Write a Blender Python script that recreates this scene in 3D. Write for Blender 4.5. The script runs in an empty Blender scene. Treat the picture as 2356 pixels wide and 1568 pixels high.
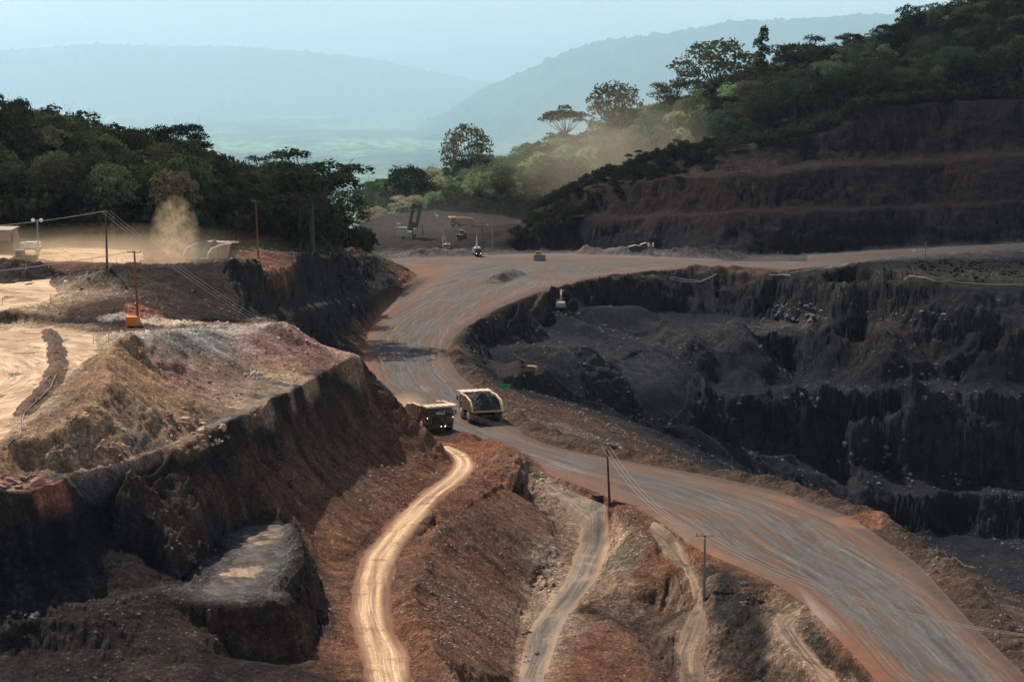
import bpy, bmesh, math, random
import numpy as np
from mathutils import Vector, Matrix
from mathutils.geometry import delaunay_2d_cdt

R = math.radians
random.seed(7)
rng = np.random.default_rng(11)
S = bpy.context.scene
COL = S.collection

# ------------------------------------------------------------------ camera
CAMZ = 71.0
FPX = 4581.0            # focal length in units of a 2356 px wide picture
CX, CY = 1178.0, 784.0
PITCH = math.atan((784.0 - 180.0) / FPX)
cam_data = bpy.data.cameras.new('camera')
cam_data.sensor_width = 36.0
cam_data.lens = 36.0 * FPX / 2356.0
cam_data.clip_start = 1.0
cam_data.clip_end = 60000.0
cam = bpy.data.objects.new('camera', cam_data)
COL.objects.link(cam)
cam.location = (0, 0, CAMZ)
cam.rotation_euler = (math.pi / 2 - PITCH, 0, 0)
S.camera = cam

# ------------------------------------------------------------------ sky, sun, exposure
SUN_EL = R(50)
SUN_AZ = math.atan2(-0.62, 0.78)      # from the left and behind the pit (x, y)
SUNV = Vector((math.cos(SUN_EL) * math.sin(SUN_AZ), math.cos(SUN_EL) * math.cos(SUN_AZ), math.sin(SUN_EL)))
W = bpy.data.worlds.new('World')
S.world = W
W.use_nodes = True
wn = W.node_tree.nodes
wl = W.node_tree.links
wn.clear()
sky = wn.new('ShaderNodeTexSky')
sky.sky_type = 'NISHITA'
sky.sun_disc = False
sky.sun_elevation = SUN_EL
sky.sun_rotation = SUN_AZ
sky.air_density = 1.0
sky.dust_density = 1.6
sky.ozone_density = 1.2
wb = wn.new('ShaderNodeBackground')
wb.inputs['Strength'].default_value = 0.07
wo = wn.new('ShaderNodeOutputWorld')
# thin high clouds whitening the low sky
wtc = wn.new('ShaderNodeTexCoord'); wsep = wn.new('ShaderNodeSeparateXYZ'); wl.new(wtc.outputs['Generated'], wsep.inputs[0])
wst = wn.new('ShaderNodeVectorMath'); wst.operation = 'MULTIPLY'; wst.inputs[1].default_value = (1.2, 1.2, 9.0); wl.new(wtc.outputs['Generated'], wst.inputs[0])
wnz = wn.new('ShaderNodeTexNoise'); wnz.inputs['Scale'].default_value = 2.6; wnz.inputs['Detail'].default_value = 6; wnz.inputs['Roughness'].default_value = 0.55; wl.new(wst.outputs[0], wnz.inputs['Vector'])
wmr = wn.new('ShaderNodeMapRange'); wmr.inputs['From Min'].default_value = 0.32; wmr.inputs['From Max'].default_value = 0.68; wmr.inputs['To Min'].default_value = 0.45; wmr.inputs['To Max'].default_value = 0.95; wl.new(wnz.outputs[0], wmr.inputs['Value'])
wel = wn.new('ShaderNodeMapRange'); wel.inputs['From Min'].default_value = 0.45; wel.inputs['From Max'].default_value = 0.02; wel.inputs['To Min'].default_value = 0.0; wl.new(wsep.outputs[2], wel.inputs['Value'])
wmu = wn.new('ShaderNodeMath'); wmu.operation = 'MULTIPLY'; wl.new(wmr.outputs[0], wmu.inputs[0]); wl.new(wel.outputs[0], wmu.inputs[1])
wmx = wn.new('ShaderNodeMix'); wmx.data_type = 'RGBA'; wl.new(wmu.outputs[0], wmx.inputs[0]); wl.new(sky.outputs[0], wmx.inputs[6]); wmx.inputs[7].default_value = (13.5, 14.4, 14.2, 1)
wl.new(wmx.outputs[2], wb.inputs[0])
wl.new(wb.outputs[0], wo.inputs[0])
sd = bpy.data.lights.new('sun', 'SUN')
sd.energy = 4.3
sd.angle = R(0.5)
sd.color = (1.0, 0.93, 0.82)
sun = bpy.data.objects.new('sun', sd)
COL.objects.link(sun)
sun.rotation_euler = SUNV.to_track_quat('Z', 'Y').to_euler()
sun.location = (-300, 500, 600)
S.view_settings.view_transform = 'Standard'
S.view_settings.look = 'None'
S.view_settings.exposure = 0.5
S.view_settings.gamma = 1.0
S.view_settings.use_curve_mapping = False
S.render.engine = 'CYCLES'
S.cycles.use_denoising = True
S.cycles.denoising_prefilter = 'NONE'
S.cycles.denoising_input_passes = 'RGB_ALBEDO_NORMAL'
S.cycles.max_bounces = 5
S.cycles.diffuse_bounces = 2
S.cycles.glossy_bounces = 2
S.cycles.transmission_bounces = 2
S.cycles.volume_bounces = 3
S.cycles.transparent_max_bounces = 12
S.cycles.volume_max_steps = 128

# ------------------------------------------------------------------ pixels of the survey photograph -> world
_cp, _sp = math.cos(PITCH), math.sin(PITCH)
def ray(x, y):
    a = (x - CX) / FPX
    b = -(y - CY) / FPX
    return (a, _cp + b * _sp, -_sp + b * _cp)
def PZ(x, y, z):
    d = ray(x, y)
    s = (z - CAMZ) / d[2]
    return (d[0] * s, d[1] * s, z)
def PD(x, y, D):
    d = ray(x, y)
    s = D / d[1]
    return (d[0] * s, D, CAMZ + d[2] * s)
def PS(x, y, X0, Y0, Z0, deg):
    """point seen at (x, y) that lies on a slope of deg degrees running away from (Y0, Z0)"""
    t = math.tan(R(deg))
    d = ray(x, y)
    s = (Z0 - CAMZ - t * Y0) / (d[2] - t * d[1])
    return (d[0] * s, d[1] * s, CAMZ + d[2] * s)
def topix(X, Y, Z):
    dz = Z - CAMZ
    depth = Y * _cp - dz * _sp
    up = Y * _sp + dz * _cp
    return CX + FPX * X / depth, CY - FPX * up / depth

# ------------------------------------------------------------------ noise
def _hash(ix, iy, seed):
    h = (ix.astype(np.uint32) * np.uint32(374761393)) ^ (iy.astype(np.uint32) * np.uint32(668265263)) ^ np.uint32((seed * 2654435761 + 12345) & 0xffffffff)
    h = (h ^ (h >> np.uint32(13))) * np.uint32(1274126177)
    h = h ^ (h >> np.uint32(16))
    return (h & np.uint32(0xffffff)).astype(np.float32) / np.float32(16777215.0)
def vnoise(x, y, seed=0):
    fx = np.floor(x); fy = np.floor(y)
    ix = fx.astype(np.int32); iy = fy.astype(np.int32)
    tx = (x - fx).astype(np.float32); ty = (y - fy).astype(np.float32)
    tx = tx * tx * (3 - 2 * tx); ty = ty * ty * (3 - 2 * ty)
    a = _hash(ix, iy, seed); b = _hash(ix + 1, iy, seed)
    c = _hash(ix, iy + 1, seed); d = _hash(ix + 1, iy + 1, seed)
    return (a + (b - a) * tx + (c - a) * ty + (a - b - c + d) * tx * ty) * 2 - 1
def fbm(x, y, scale, octs=4, seed=0, gain=0.5):
    out = 0; amp = 1.0; f = 1.0 / scale; tot = 0
    for o in range(octs):
        ca, sa = math.cos(o * 1.3 + seed), math.sin(o * 1.3 + seed)
        out = out + amp * vnoise((x * ca + y * sa) * f + 17.3 * o, (-x * sa + y * ca) * f - 9.1 * o, seed + o)
        tot += amp; amp *= gain; f *= 2.03
    return out / tot
def ridged(x, y, scale, octs=3, seed=0):
    out = 0; amp = 1.0; f = 1.0 / scale; tot = 0
    for o in range(octs):
        out = out + amp * (1 - 2 * np.abs(vnoise(x * f + 31.7 * o, y * f + 5.3 * o, seed + o)))
        tot += amp; amp *= 0.5; f *= 2.1
    return out / tot

# ------------------------------------------------------------------ names and labels
def tag(o, label=None, cat=None, group=None, kind=None):
    if label: o['label'] = label
    if cat: o['category'] = cat
    if group: o['group'] = group
    if kind: o['kind'] = kind
    return o
def link(o, parent=None):
    COL.objects.link(o)
    if parent is not None:
        o.parent = parent
    return o

# ------------------------------------------------------------------ node helpers
def newmat(name):
    m = bpy.data.materials.new(name)
    m.use_nodes = True
    nt = m.node_tree
    for n in list(nt.nodes):
        nt.nodes.remove(n)
    out = nt.nodes.new('ShaderNodeOutputMaterial')
    return m, nt, out
def N(nt, t, **kw):
    n = nt.nodes.new(t)
    for k, v in kw.items():
        if k.startswith('i_'):
            n.inputs[k[2:].replace('_', ' ')].default_value = v
        else:
            setattr(n, k, v)
    return n
def mixc(nt, fac, a, b, blend='MIX'):
    n = nt.nodes.new('ShaderNodeMix')
    n.data_type = 'RGBA'
    n.blend_type = blend
    for sock, v in ((n.inputs[0], fac), (n.inputs[6], a), (n.inputs[7], b)):
        if isinstance(v, (int, float)):
            sock.default_value = v
        elif isinstance(v, tuple):
            sock.default_value = v if len(v) == 4 else v + (1,)
        else:
            nt.links.new(v, sock)
    return n.outputs[2]
def ramp(nt, src, stops):
    n = nt.nodes.new('ShaderNodeValToRGB')
    els = n.color_ramp.elements
    while len(els) < len(stops):
        els.new(0.5)
    for e, (p, c) in zip(els, stops):
        e.position = p
        e.color = c if isinstance(c, tuple) and len(c) == 4 else ((c, c, c, 1) if not isinstance(c, tuple) else c + (1,))
    nt.links.new(src, n.inputs[0])
    return n.outputs[0]
def noise(nt, vec, scale, detail=4, rough=0.55, dist=0.0):
    n = nt.nodes.new('ShaderNodeTexNoise')
    n.inputs['Scale'].default_value = scale
    n.inputs['Detail'].default_value = detail
    n.inputs['Roughness'].default_value = rough
    n.inputs['Distortion'].default_value = dist
    if vec is not None:
        nt.links.new(vec, n.inputs['Vector'])
    return n.outputs[0]

# ------------------------------------------------------------------ the terrain: break lines surveyed as (x, y of the photo, height)
K = (0.0120, 0.0130, 0.0160)     # black ore
KB = (0.028, 0.022, 0.019)    # dark brown-black
B = (0.070, 0.041, 0.029)     # brown
RB = (0.155, 0.072, 0.042)     # red brown
RD = (0.20, 0.085, 0.045)     # red earth
OR = (0.28, 0.12, 0.055)     # orange earth
T = (0.42, 0.285, 0.175)       # tan dirt
T2 = (0.27, 0.18, 0.12)     # dull tan
TB = (0.165, 0.10, 0.066)
G = (0.115, 0.10, 0.092)      # grey
GD = (0.021, 0.021, 0.023)
ORE_TINT = 1
PW = (0.38, 0.32, 0.265)       # pale rock
FG = (0.035, 0.05, 0.022)     # forest floor
DB = (0.018, 0.0115, 0.0098)    # brown hill, darkened in colour for the shade on it
verts3 = []; vcol = []; cedges = []
def line(pts, col, closed=False):
    idx = []
    for p in pts:
        c = col
        if len(p) == 4:
            c = p[3]; p = p[:3]
        idx.append(len(verts3)); verts3.append(p); vcol.append(c)
    for a, b in zip(idx[:-1], idx[1:]):
        cedges.append((a, b))
    if closed: cedges.append((idx[-1], idx[0]))
    return [verts3[i] for i in idx]
def LZ(pts, col):
    """pts (x, y, z[, colour])"""
    return line([PZ(*p[:3]) + tuple(p[3:]) for p in pts], col)
def LZc(pts, col, z):
    return line([PZ(p[0], p[1], z) for p in pts], col)
def LW(pts, col):
    return line(pts, col)
def interp(prev, x):
    pp = sorted((topix(*q)[0], q) for q in prev)
    if x <= pp[0][0]: return pp[0][1]
    if x >= pp[-1][0]: return pp[-1][1]
    for (xa, a), (xb, b) in zip(pp[:-1], pp[1:]):
        if xa <= x <= xb:
            t = (x - xa) / max(xb - xa, 1e-6)
            return tuple(a[i] + (b[i] - a[i]) * t for i in range(3))
def LS(prev, pts, deg, col):
    return line([PS(p[0], p[1], *interp(prev, p[0]), deg) + tuple(p[2:]) for p in pts], col)

# main haul road, near (left) edge and far (right) edge
RL = [(2200, 1800), (2120, 1700), (2005, 1551), (1932, 1474), (1859, 1394), (1785, 1342), (1719, 1313), (1609, 1265), (1545, 1222),
      (1492, 1182), (1440, 1160), (1380, 1135), (1290, 1100), (1225, 1082), (1170, 1050), (1100, 1022), (1010, 1000), (950, 985),
      (905, 955), (868, 905), (842, 850), (836, 812), (840, 790), (848, 760), (868, 722), (900, 690), (935, 660), (960, 632), (952, 622), (915, 612), (872, 600)]
RR = [(2700, 1900), (2500, 1700), (2356, 1552), (2244, 1445), (2116, 1302), (1962, 1192), (1785, 1130), (1639, 1097), (1492, 1071), (1380, 1050), (1280, 1032),
      (1210, 1005), (1160, 970), (1120, 930), (1092, 893), (1060, 868), (1036, 835), (1028, 808), (1040, 780), (1065, 755), (1140, 712), (1250, 668),
      (1385, 637), (1480, 627), (1590, 618), (1700, 616), (1812, 626)]
BR = (0.085, 0.052, 0.036)
rl = line([PZ(x, y, 0.0) for x, y in RL], RB)
rr = line([PZ(x, y, 0.0) for x, y in RR], BR)
# mid line keeps the road flat
MIDL = [(1960, 1440), (1800, 1290), (1600, 1180), (1400, 1090), (1200, 1040), (1080, 970), (980, 900), (940, 820), (970, 740), (1050, 680), (1150, 640), (1400, 615)]
line([PZ(x, y, 0.0) for x, y in MIDL], G)
# far edge of the junction and the far road
fe = LZ([(872, 596, 0), (960, 592, 0), (1050, 589, 0), (1200, 584, 0), (1300, 583, 0), (1400, 585, 0), (1500, 590, 0), (1649, 597, 0), (1859, 587, 0),
         (2069, 574, 1), (2356, 561, 4), (2700, 547, 8)], G)
fn = LZ([(1812, 627, 0), (1947, 609, 0), (2064, 591, .5), (2129, 583, 1.2), (2356, 570, 3), (2700, 556, 7)], G)

# dirt track with the pale ruts, and its crest above the gully
t1l = LZ([(1010, 1024, 2.0), (1043, 1062, 2.2), (1017, 1098, 2.2), (965, 1132, 2.2), (890, 1203, 2.2), (822, 1281, 2.2), (807, 1338, 2.2), (796, 1412, 2.2),
          (815, 1480, 2.2), (838, 1569, 2.2), (850, 1700, 2.2), (860, 1850, 2.2)], RB)
t1r = LZ([(1030, 1022, 2.0), (1084, 1044, 2.2), (1100, 1076, 2.2), (1066, 1113, 2.2), (1017, 1147, 2.2), (942, 1244, 2.2), (908, 1311, 2.2), (901, 1375, 2.2),
          (912, 1450, 2.2), (950, 1506, 2.2), (950, 1569, 2.2), (960, 1700, 2.2), (970, 1850, 2.2)], RB)
sc = LZ([(1120, 1040, 2.9, RD), (1180, 1066, 3.2, RB), (1196, 1086, 3.2, KB), (1150, 1112, 3.0), (1100, 1142, 3.6), (1060, 1168, 3.6), (1025, 1205, 3.6), (985, 1252, 3.0),
         (968, 1300, 3.0), (962, 1350, 3.6), (968, 1400, 3.6), (985, 1450, 3.5), (1010, 1505, 3.5), (1055, 1568, 3.5), (1090, 1700, 3.5), (1100, 1850, 3.5)], RB)
LZ([(1205, 1155, -1.8, KB), (1170, 1150, -1.0), (1120, 1180, -.6), (1080, 1205, -.5), (1035, 1250, -.3)], RB)
st = LZ([(1215, 1110, -.3), (1225, 1150, -2.2), (1255, 1178, -3.2), (1290, 1230, -4.5), (1290, 1280, -5.5), (1240, 1330, -6.5), (1225, 1370, -7.), (1203, 1420, -6.8),
         (1190, 1480, -6), (1178, 1568, -5.1), (1160, 1700, -5), (1150, 1850, -5)], TB)
t2l = LZ([(1245, 1118, -.6), (1262, 1143, -1.5), (1292, 1177, -3.0), (1331, 1214, -4.5), (1331, 1244, -5.1), (1309, 1300, -6.1), (1298, 1338, -6.6), (1264, 1386, -7.0),
          (1234, 1420, -6.8), (1208, 1468, -6.2), (1189, 1569, -5.1), (1175, 1700, -5), (1170, 1850, -5)], T2)
t2r = LZ([(1262, 1112, -.6), (1290, 1137, -1.5), (1346, 1168, -2.8), (1384, 1203, -4.3), (1406, 1225, -5.), (1402, 1263, -5.6), (1380, 1319, -6.4), (1346, 1371, -6.9),
          (1309, 1412, -6.8), (1286, 1461, -6.2), (1253, 1569, -5.1), (1245, 1700, -5), (1245, 1850, -5)], T2)
# spur between the second track and the main road
LZ([(1290, 1108, -.4), (1340, 1135, -.2), (1400, 1163, -.1), (1440, 1188, -.2), (1478, 1205, -.1), (1502, 1240, -.8), (1512, 1272, -1.4)], RB)
LZ([(1440, 1250, -2.9), (1445, 1290, -3.3), (1430, 1335, -4.2)], (0.14, 0.10, 0.065))
LZ([(1361, 1400, -6.2), (1421, 1356, -4.7), (1477, 1311, -3.3), (1530, 1309, -3.0), (1558, 1330, -3.1), (1582, 1380, -4.3)], RB)
LZ([(1400, 1420, -6.8), (1459, 1420, -7.4), (1540, 1424, -7.8), (1590, 1414, -5.6)], B)
LZ([(1330, 1500, -6.0), (1361, 1470, -6.0), (1421, 1442, -6.2), (1446, 1466, -6.5), (1462, 1510, -6.8), (1480, 1568, -7.0), (1500, 1700, -7.2)], RB)
LZ([(1480, 1480, -8.6), (1530, 1518, -8.2), (1545, 1569, -8.4), (1560, 1700, -8.6)], B)
LZ([(1320, 1569, -5.3), (1330, 1700, -5.3)], RB)
# third track, deep beside the haul road
t3l = LZ([(1485, 1212, -1.2), (1520, 1262, -1.9), (1555, 1312, -2.3), (1585, 1356, -3.1), (1592, 1400, -4.2), (1566, 1440, -5.1), (1556, 1468, -5.6), (1556, 1506, -6.2),
          (1563, 1569, -7.6), (1570, 1700, -8)], TB)
t3r = LZ([(1510, 1208, -1.0), (1571, 1259, -1.7), (1597, 1319, -2.1), (1616, 1367, -3.0), (1627, 1412, -4.0), (1622, 1468, -5.5), (1612, 1506, -6.2), (1622, 1569, -7.6), (1640, 1700, -8)], TB)
LZ([(1635, 1292, -.6), (1665, 1340, -1.0), (1690, 1390, -1.7), (1700, 1420, -2.6)], KB)
LZ([(1640, 1400, -3.2), (1668, 1438, -3.4), (1727, 1430, -2.9), (1748, 1500, -4.1), (1788, 1568, -5.2), (1830, 1700, -6)], KB)
LZ([(1652, 1500, -5.4), (1670, 1568, -6.8), (1690, 1700, -7.6)], B)
LZ([(1705, 1500, -4.9), (1745, 1568, -6.4)], KB)
# switchback ramp below the haul road
t4l = LZ([(1850, 1396, -.3), (1800, 1415, -1.2), (1772, 1437, -2.), (1785, 1466, -2.4), (1820, 1510, -2.9), (1860, 1545, -3.3), (1885, 1575, -3.6), (1930, 1700, -4.2)], T2)
t4r = LZ([(1868, 1404, -.3), (1832, 1425, -1.2), (1822, 1442, -1.8), (1838, 1470, -2.3), (1866, 1500, -2.7), (1895, 1530, -3.), (1940, 1575, -3.3), (1985, 1700, -3.8)], T2)
LZ([(1885, 1445, -.9), (1915, 1490, -1.2), (1965, 1560, -1.5), (2045, 1700, -1.7)], B)
LZ([(1876, 1475, -1.8), (1905, 1520, -2.2), (1955, 1575, -2.6)], KB)

# left: the crest of the big face and the haul bench on it
C1 = [(829, 820), (763, 846), (671, 900), (572, 950), (495, 990), (403, 1035), (293, 1075), (150, 1112), (0, 1145), (-140, 1160), (-320, 1180)]
c1 = line([PZ(x, y, 22.0) + (KB,) for x, y in C1], KB)
LZ([(760, 838, 22.1), (671, 880, 22.2), (560, 935, 22.2), (480, 972, 22.2), (395, 1018, 22.2), (290, 1062, 22.2), (150, 1092, 22.2), (0, 1118, 22.2), (-140, 1135, 22.2)], G)
# nose of the promontory
LZ([(829, 820, 22.0), (852, 850, 18.5), (872, 890, 14.), (892, 930, 9.6), (908, 965, 6.0), (924, 1000, 2.9), (985, 1012, 2.2), (1010, 1020, 2.0)], KB)
# cliff band under the crest
LZ([(0, 1290, 15.0), (150, 1240, 15.6), (250, 1215, 14.9), (300, 1185, 15.2), (330, 1130, 18.)], K)
LZ([(330, 1110, 19.3), (403, 1085, 19.5), (495, 1035, 19.6), (572, 995, 19.5), (660, 945, 19.6), (745, 893, 19.6), (795, 864, 19.8)], KB)
LZ([(420, 1200, 14.6), (500, 1140, 14.8), (600, 1090, 14.), (700, 1040, 13.), (800, 990, 12.5), (860, 950, 12.)], (0.085, 0.046, 0.031))
LZ([(640, 1170, 10), (750, 1130, 8.), (860, 1080, 6.5), (940, 1040, 5.5)], (0.12, 0.06, 0.038))
LZ([(-320, 1330, 15.)] + [(-140, 1310, 15.)] + [(0, 1290, 15.0)], K)
LZ([(0, 1395, 10.5), (150, 1384, 10.3), (300, 1352, 10.0), (400, 1332, 9.6), (450, 1285, 9.4), (510, 1235, 9.4), (560, 1202, 9.4), (640, 1200, 9.0), (680, 1213, 8.9)], KB)
LZ([(-320, 1410, 10.5), (-140, 1400, 10.5), (0, 1395, 10.5)], KB)
# grey platform
pe = LZ([(684, 1216, 9.1), (702, 1250, 9.2), (697, 1300, 9.0), (660, 1352, 8.9), (682, 1388, 8.6), (600, 1394, 8.9), (500, 1397, 9.0), (430, 1388, 9.4), (392, 1380, 9.6)], KB)
LZ([(560, 1225, 9.3), (530, 1300, 9.2), (470, 1360, 9.2)], G)
LZ([(650, 1230, 9.0), (640, 1290, 8.9), (600, 1360, 8.9)], G)
LZ([(712, 1255, 4.5), (735, 1320, 3.2), (752, 1400, 2.8), (728, 1478, 2.8), (700, 1500, 3.), (600, 1513, 3.3), (530, 1496, 4.2), (445, 1432, 7.6)], B)
LZ([(770, 1290, 2.4), (768, 1400, 2.2), (775, 1500, 2.2), (800, 1569, 2.2)], RB)
# lower left benches
LZ([(-320, 1440, 9.8), (0, 1434, 9.7), (110, 1430, 9.6), (200, 1426, 9.6), (330, 1360, 10.3), (356, 1374, 9.8), (445, 1432, 7.4), (550, 1507, 3.8), (640, 1540, 3.0), (760, 1569, 2.6)], KB)
LZ([(-320, 1510, 7.), (0, 1502, 7.0), (180, 1500, 7.0), (300, 1490, 6.9)], KB)
LZ([(-320, 1570, 6.1), (0, 1555, 6.1), (110, 1533, 6.7), (240, 1500, 7.3), (367, 1470, 7.6), (440, 1500, 6.6), (474, 1524, 5.6), (486, 1568, 4.6), (500, 1700, 3.8)], KB)
LZ([(0, 1600, 5.2), (200, 1600, 5.0), (400, 1590, 4.9), (430, 1700, 4.0)], B)
LZ([(600, 1600, 2.9), (720, 1620, 2.6), (700, 1700, 2.5)], B)
# broad tan floors above
tf = LZ([(-320, 1050, 24.8), (0, 1022, 25.8), (70, 960, 26.8), (110, 920, 27.5), (140, 880, 28.), (172, 846, 28.3), (228, 834, 28.5), (235, 800, 28.5), (225, 765, 28.7), (130, 752, 28.8), (0, 748, 28.8), (-320, 748, 28.8)], T)
LZ([(-200, 900, 27.3), (0, 900, 27.3), (60, 850, 27.9), (80, 800, 28.4)], T)
LZ([(110, 970, 27.3), (160, 930, 28.2), (190, 880, 29.), (225, 850, 29.3)], TB)
LZ([(-320, 1075, 23.8), (0, 1062, 24.1), (100, 1002, 26.5), (190, 950, 28.0), (235, 905, 29.3), (243, 868, 30.6), (257, 824, 31.2), (280, 790, 32.2), (300, 767, 33), (316, 765, 33), (332, 780, 31.8)], (0.30, 0.17, 0.095))
LZ([(-320, 1125, 22.3), (0, 1104, 22.4), (150, 1084, 22.3), (290, 1056, 22.2), (385, 1028, 22.3), (440, 985, 22.6), (478, 950, 22.8), (500, 905, 23.), (525, 872, 23.2), (600, 860, 23.), (700, 852, 22.6), (790, 830, 22.2)], (0.25, 0.15, 0.095))
LZ([(318, 800, 29.5), (348, 850, 26.6), (380, 880, 25.2), (430, 905, 24.)], (0.27, 0.15, 0.10))
# pale and red dumped piles
LZ([(332, 780, 31.8), (360, 772, 30.2), (405, 762, 30.2), (450, 757, 29.6), (500, 768, 28.4), (545, 772, 27.6), (600, 755, 28.4), (640, 741, 29.), (660, 738, 29.), (690, 752, 27.6), (715, 780, 25.2), (790, 806, 23.1), (829, 820, 22.1)], (0.36, 0.27, 0.21))
LZ([(240, 760, 28.6), (330, 756, 28.6), (440, 742, 28.2), (520, 752, 26.8), (600, 742, 26.8), (640, 732, 27)], TB)
# back of the piles, hidden gully, then the lower ramp
LW([(-46, 362, 14), (-38, 372, 8), (-30, 385, 3), (-24, 398, .6)], KB)
LW([(-42, 392, 10), (-43, 430, 6.5), (-43.5, 470, 3.5), (-42.5, 505, 1.5)], KB)
ue = LZ([(560, 733, 25.2), (620, 721, 20.5), (700, 699, 14.6), (800, 679, 9.2), (900, 657, 4.2), (948, 640, 1.8)], KB)
le = LZ([(575, 747, 24.6), (640, 730, 19), (705, 713, 14), (800, 692, 8.6), (880, 676, 4.), (930, 660, 1.2)], KB)
LZ([(760, 760, 5.5), (800, 735, 5.0), (850, 710, 3.)], KB)
# upper plateau: edge, toe of its dark face
pc = LZ([(-320, 655, 31), (0, 650, 31), (118, 642, 31.2), (165, 638, 32.2), (209, 629, 33.4), (245, 617, 35), (272, 612, 35.3), (330, 617, 34.2), (430, 612, 33.6), (510, 605, 33.1), (600, 598, 32.), (700, 593.5, 25.), (800, 590, 16.), (870, 592, 7.6), (945, 620, 1.6)], KB)
LZ([(-320, 718, 31), (0, 714, 31), (90, 702, 31), (140, 672, 31)], T)
LZ([(-320, 742, 29), (0, 742, 29), (150, 738, 29.2), (200, 740, 29), (262, 746, 28.8), (320, 748, 28.6), (400, 738, 28), (450, 740, 27.2), (500, 733, 26.3), (560, 722, 25.6), (600, 710, 22.2), (640, 697, 19.4), (700, 682, 16.3), (760, 664, 12.6), (800, 650, 11.), (850, 640, 7.6), (900, 634, 3.6)], KB)
LZ([(175, 705, 30.2), (230, 690, 31), (300, 690, 31.2), (345, 672, 31.), (365, 690, 29.8)], B)
LZ([(-320, 610, 32), (0, 606, 32.5), (150, 600, 33)], RB)
LW([PD(250, 605, 425)[:2] + (31.5,), PD(330, 605, 436)[:2] + (30.2,), PD(450, 605, 440)[:2] + (29.4,), PD(560, 605, 446)[:2] + (28.4,), PD(640, 600, 470)[:2] + (25.5,)], RB)
LZ([(-320, 572, 32.5), (0, 570, 32.5), (200, 568, 31.5), (430, 570, 30.3), (560, 577, 28.6), (640, 582, 25.5), (740, 583, 19), (830, 585, 12)], RB)
lf = LZ([(-320, 560, 33), (0, 557, 33.2), (200, 555, 32.5), (430, 560, 30.5), (590, 571, 27.6), (700, 578, 21.5), (790, 581, 15), (845, 578, 8)], FG)
LW([PD(-320, 350, 580), PD(0, 402, 560), PD(150, 425, 565), PD(300, 468, 565), PD(450, 490, 575), PD(600, 512, 590), PD(740, 545, 620), PD(815, 565, 660)], FG)
LW([(-420, 760, -60), (-240, 760, -55), (-160, 760, -45), (-100, 790, -25), (-72, 830, -5)], FG)
LW([(-600, 1550, -140), (-300, 1550, -140), (-100, 1550, -120), (100, 1550, -100), (300, 1550, -60), (700, 1550, -20)], FG)
LW([(-600, 1000, -110), (-300, 1000, -110), (-150, 1000, -80), (-100, 1000, -40)], FG)

# the area behind the junction and the middle forest ridge
LW([PD(842, 560, 830), PD(900, 570, 815), PD(1000, 572, 815), PD(1100, 570, 818), PD(1180, 572, 818)], (0.022, 0.018, 0.016))
LW([PD(845, 505, 940), PD(920, 490, 950), PD(1000, 484, 955), PD(1100, 486, 955), PD(1190, 508, 940)], (0.026, 0.019, 0.016))
LW([PD(842, 535, 880), PD(950, 530, 885), PD(1080, 528, 890), PD(1160, 532, 880)], (0.034, 0.023, 0.018))
LW([PD(835, 515, 1090), PD(950, 492, 1110), PD(1100, 450, 1130), PD(1250, 410, 1150), PD(1400, 360, 1160), PD(1560, 305, 1160), PD(1700, 245, 1170), PD(1850, 198, 1180), PD(2070, 132, 1190), PD(2200, 75, 1200), PD(2400, 20, 1200), PD(2700, -60, 1200)], FG)
LW([PD(1230, 512, 960), PD(1300, 475, 985), PD(1450, 420, 1005), PD(1600, 360, 1020), PD(1700, 325, 1025)], FG)
# the benched hill on the right
h0 = LZ([(1185, 578, .2), (1350, 574, .4), (1500, 580, .4), (1650, 590, .4), (1859, 581, .6), (2069, 568, 1.6), (2356, 555, 4.6), (2700, 540, 9)], K)
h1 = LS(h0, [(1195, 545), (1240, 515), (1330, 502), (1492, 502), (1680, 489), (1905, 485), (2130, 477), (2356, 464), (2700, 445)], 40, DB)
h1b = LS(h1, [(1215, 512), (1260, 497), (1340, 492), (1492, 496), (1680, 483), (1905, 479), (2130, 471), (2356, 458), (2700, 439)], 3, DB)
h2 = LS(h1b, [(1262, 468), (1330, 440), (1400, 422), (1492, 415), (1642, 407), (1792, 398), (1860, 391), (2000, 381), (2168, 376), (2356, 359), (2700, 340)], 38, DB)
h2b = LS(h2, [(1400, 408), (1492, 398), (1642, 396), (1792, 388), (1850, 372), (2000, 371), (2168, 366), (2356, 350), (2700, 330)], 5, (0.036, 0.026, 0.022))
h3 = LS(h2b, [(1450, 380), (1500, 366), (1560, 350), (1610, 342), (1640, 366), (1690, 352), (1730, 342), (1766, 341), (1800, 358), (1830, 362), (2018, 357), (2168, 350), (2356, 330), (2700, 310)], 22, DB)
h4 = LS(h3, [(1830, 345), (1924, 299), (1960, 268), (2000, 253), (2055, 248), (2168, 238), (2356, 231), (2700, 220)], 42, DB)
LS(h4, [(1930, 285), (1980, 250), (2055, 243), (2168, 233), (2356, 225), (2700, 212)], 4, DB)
LS(h3, [(1660, 350), (1760, 330), (1830, 320)], 8, FG)
print('hill lines', [(round(topix(*q)[0]), round(q[1]), round(q[2])) for q in h3], [(round(topix(*q)[0]), round(q[1]), round(q[2])) for q in h4])

# dark ground between far road and pit on the right
LZ([(1898, 622, .5), (1960, 606, 2.6), (2040, 598, 2.6), (2140, 600, 1.5), (2356, 600, 1.), (2700, 600, 1)], K)
LZ([(1950, 640, .4), (2100, 640, 1.6), (2356, 640, 1.4), (2700, 640, 1.4)], (0.05, 0.045, 0.03))
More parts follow.
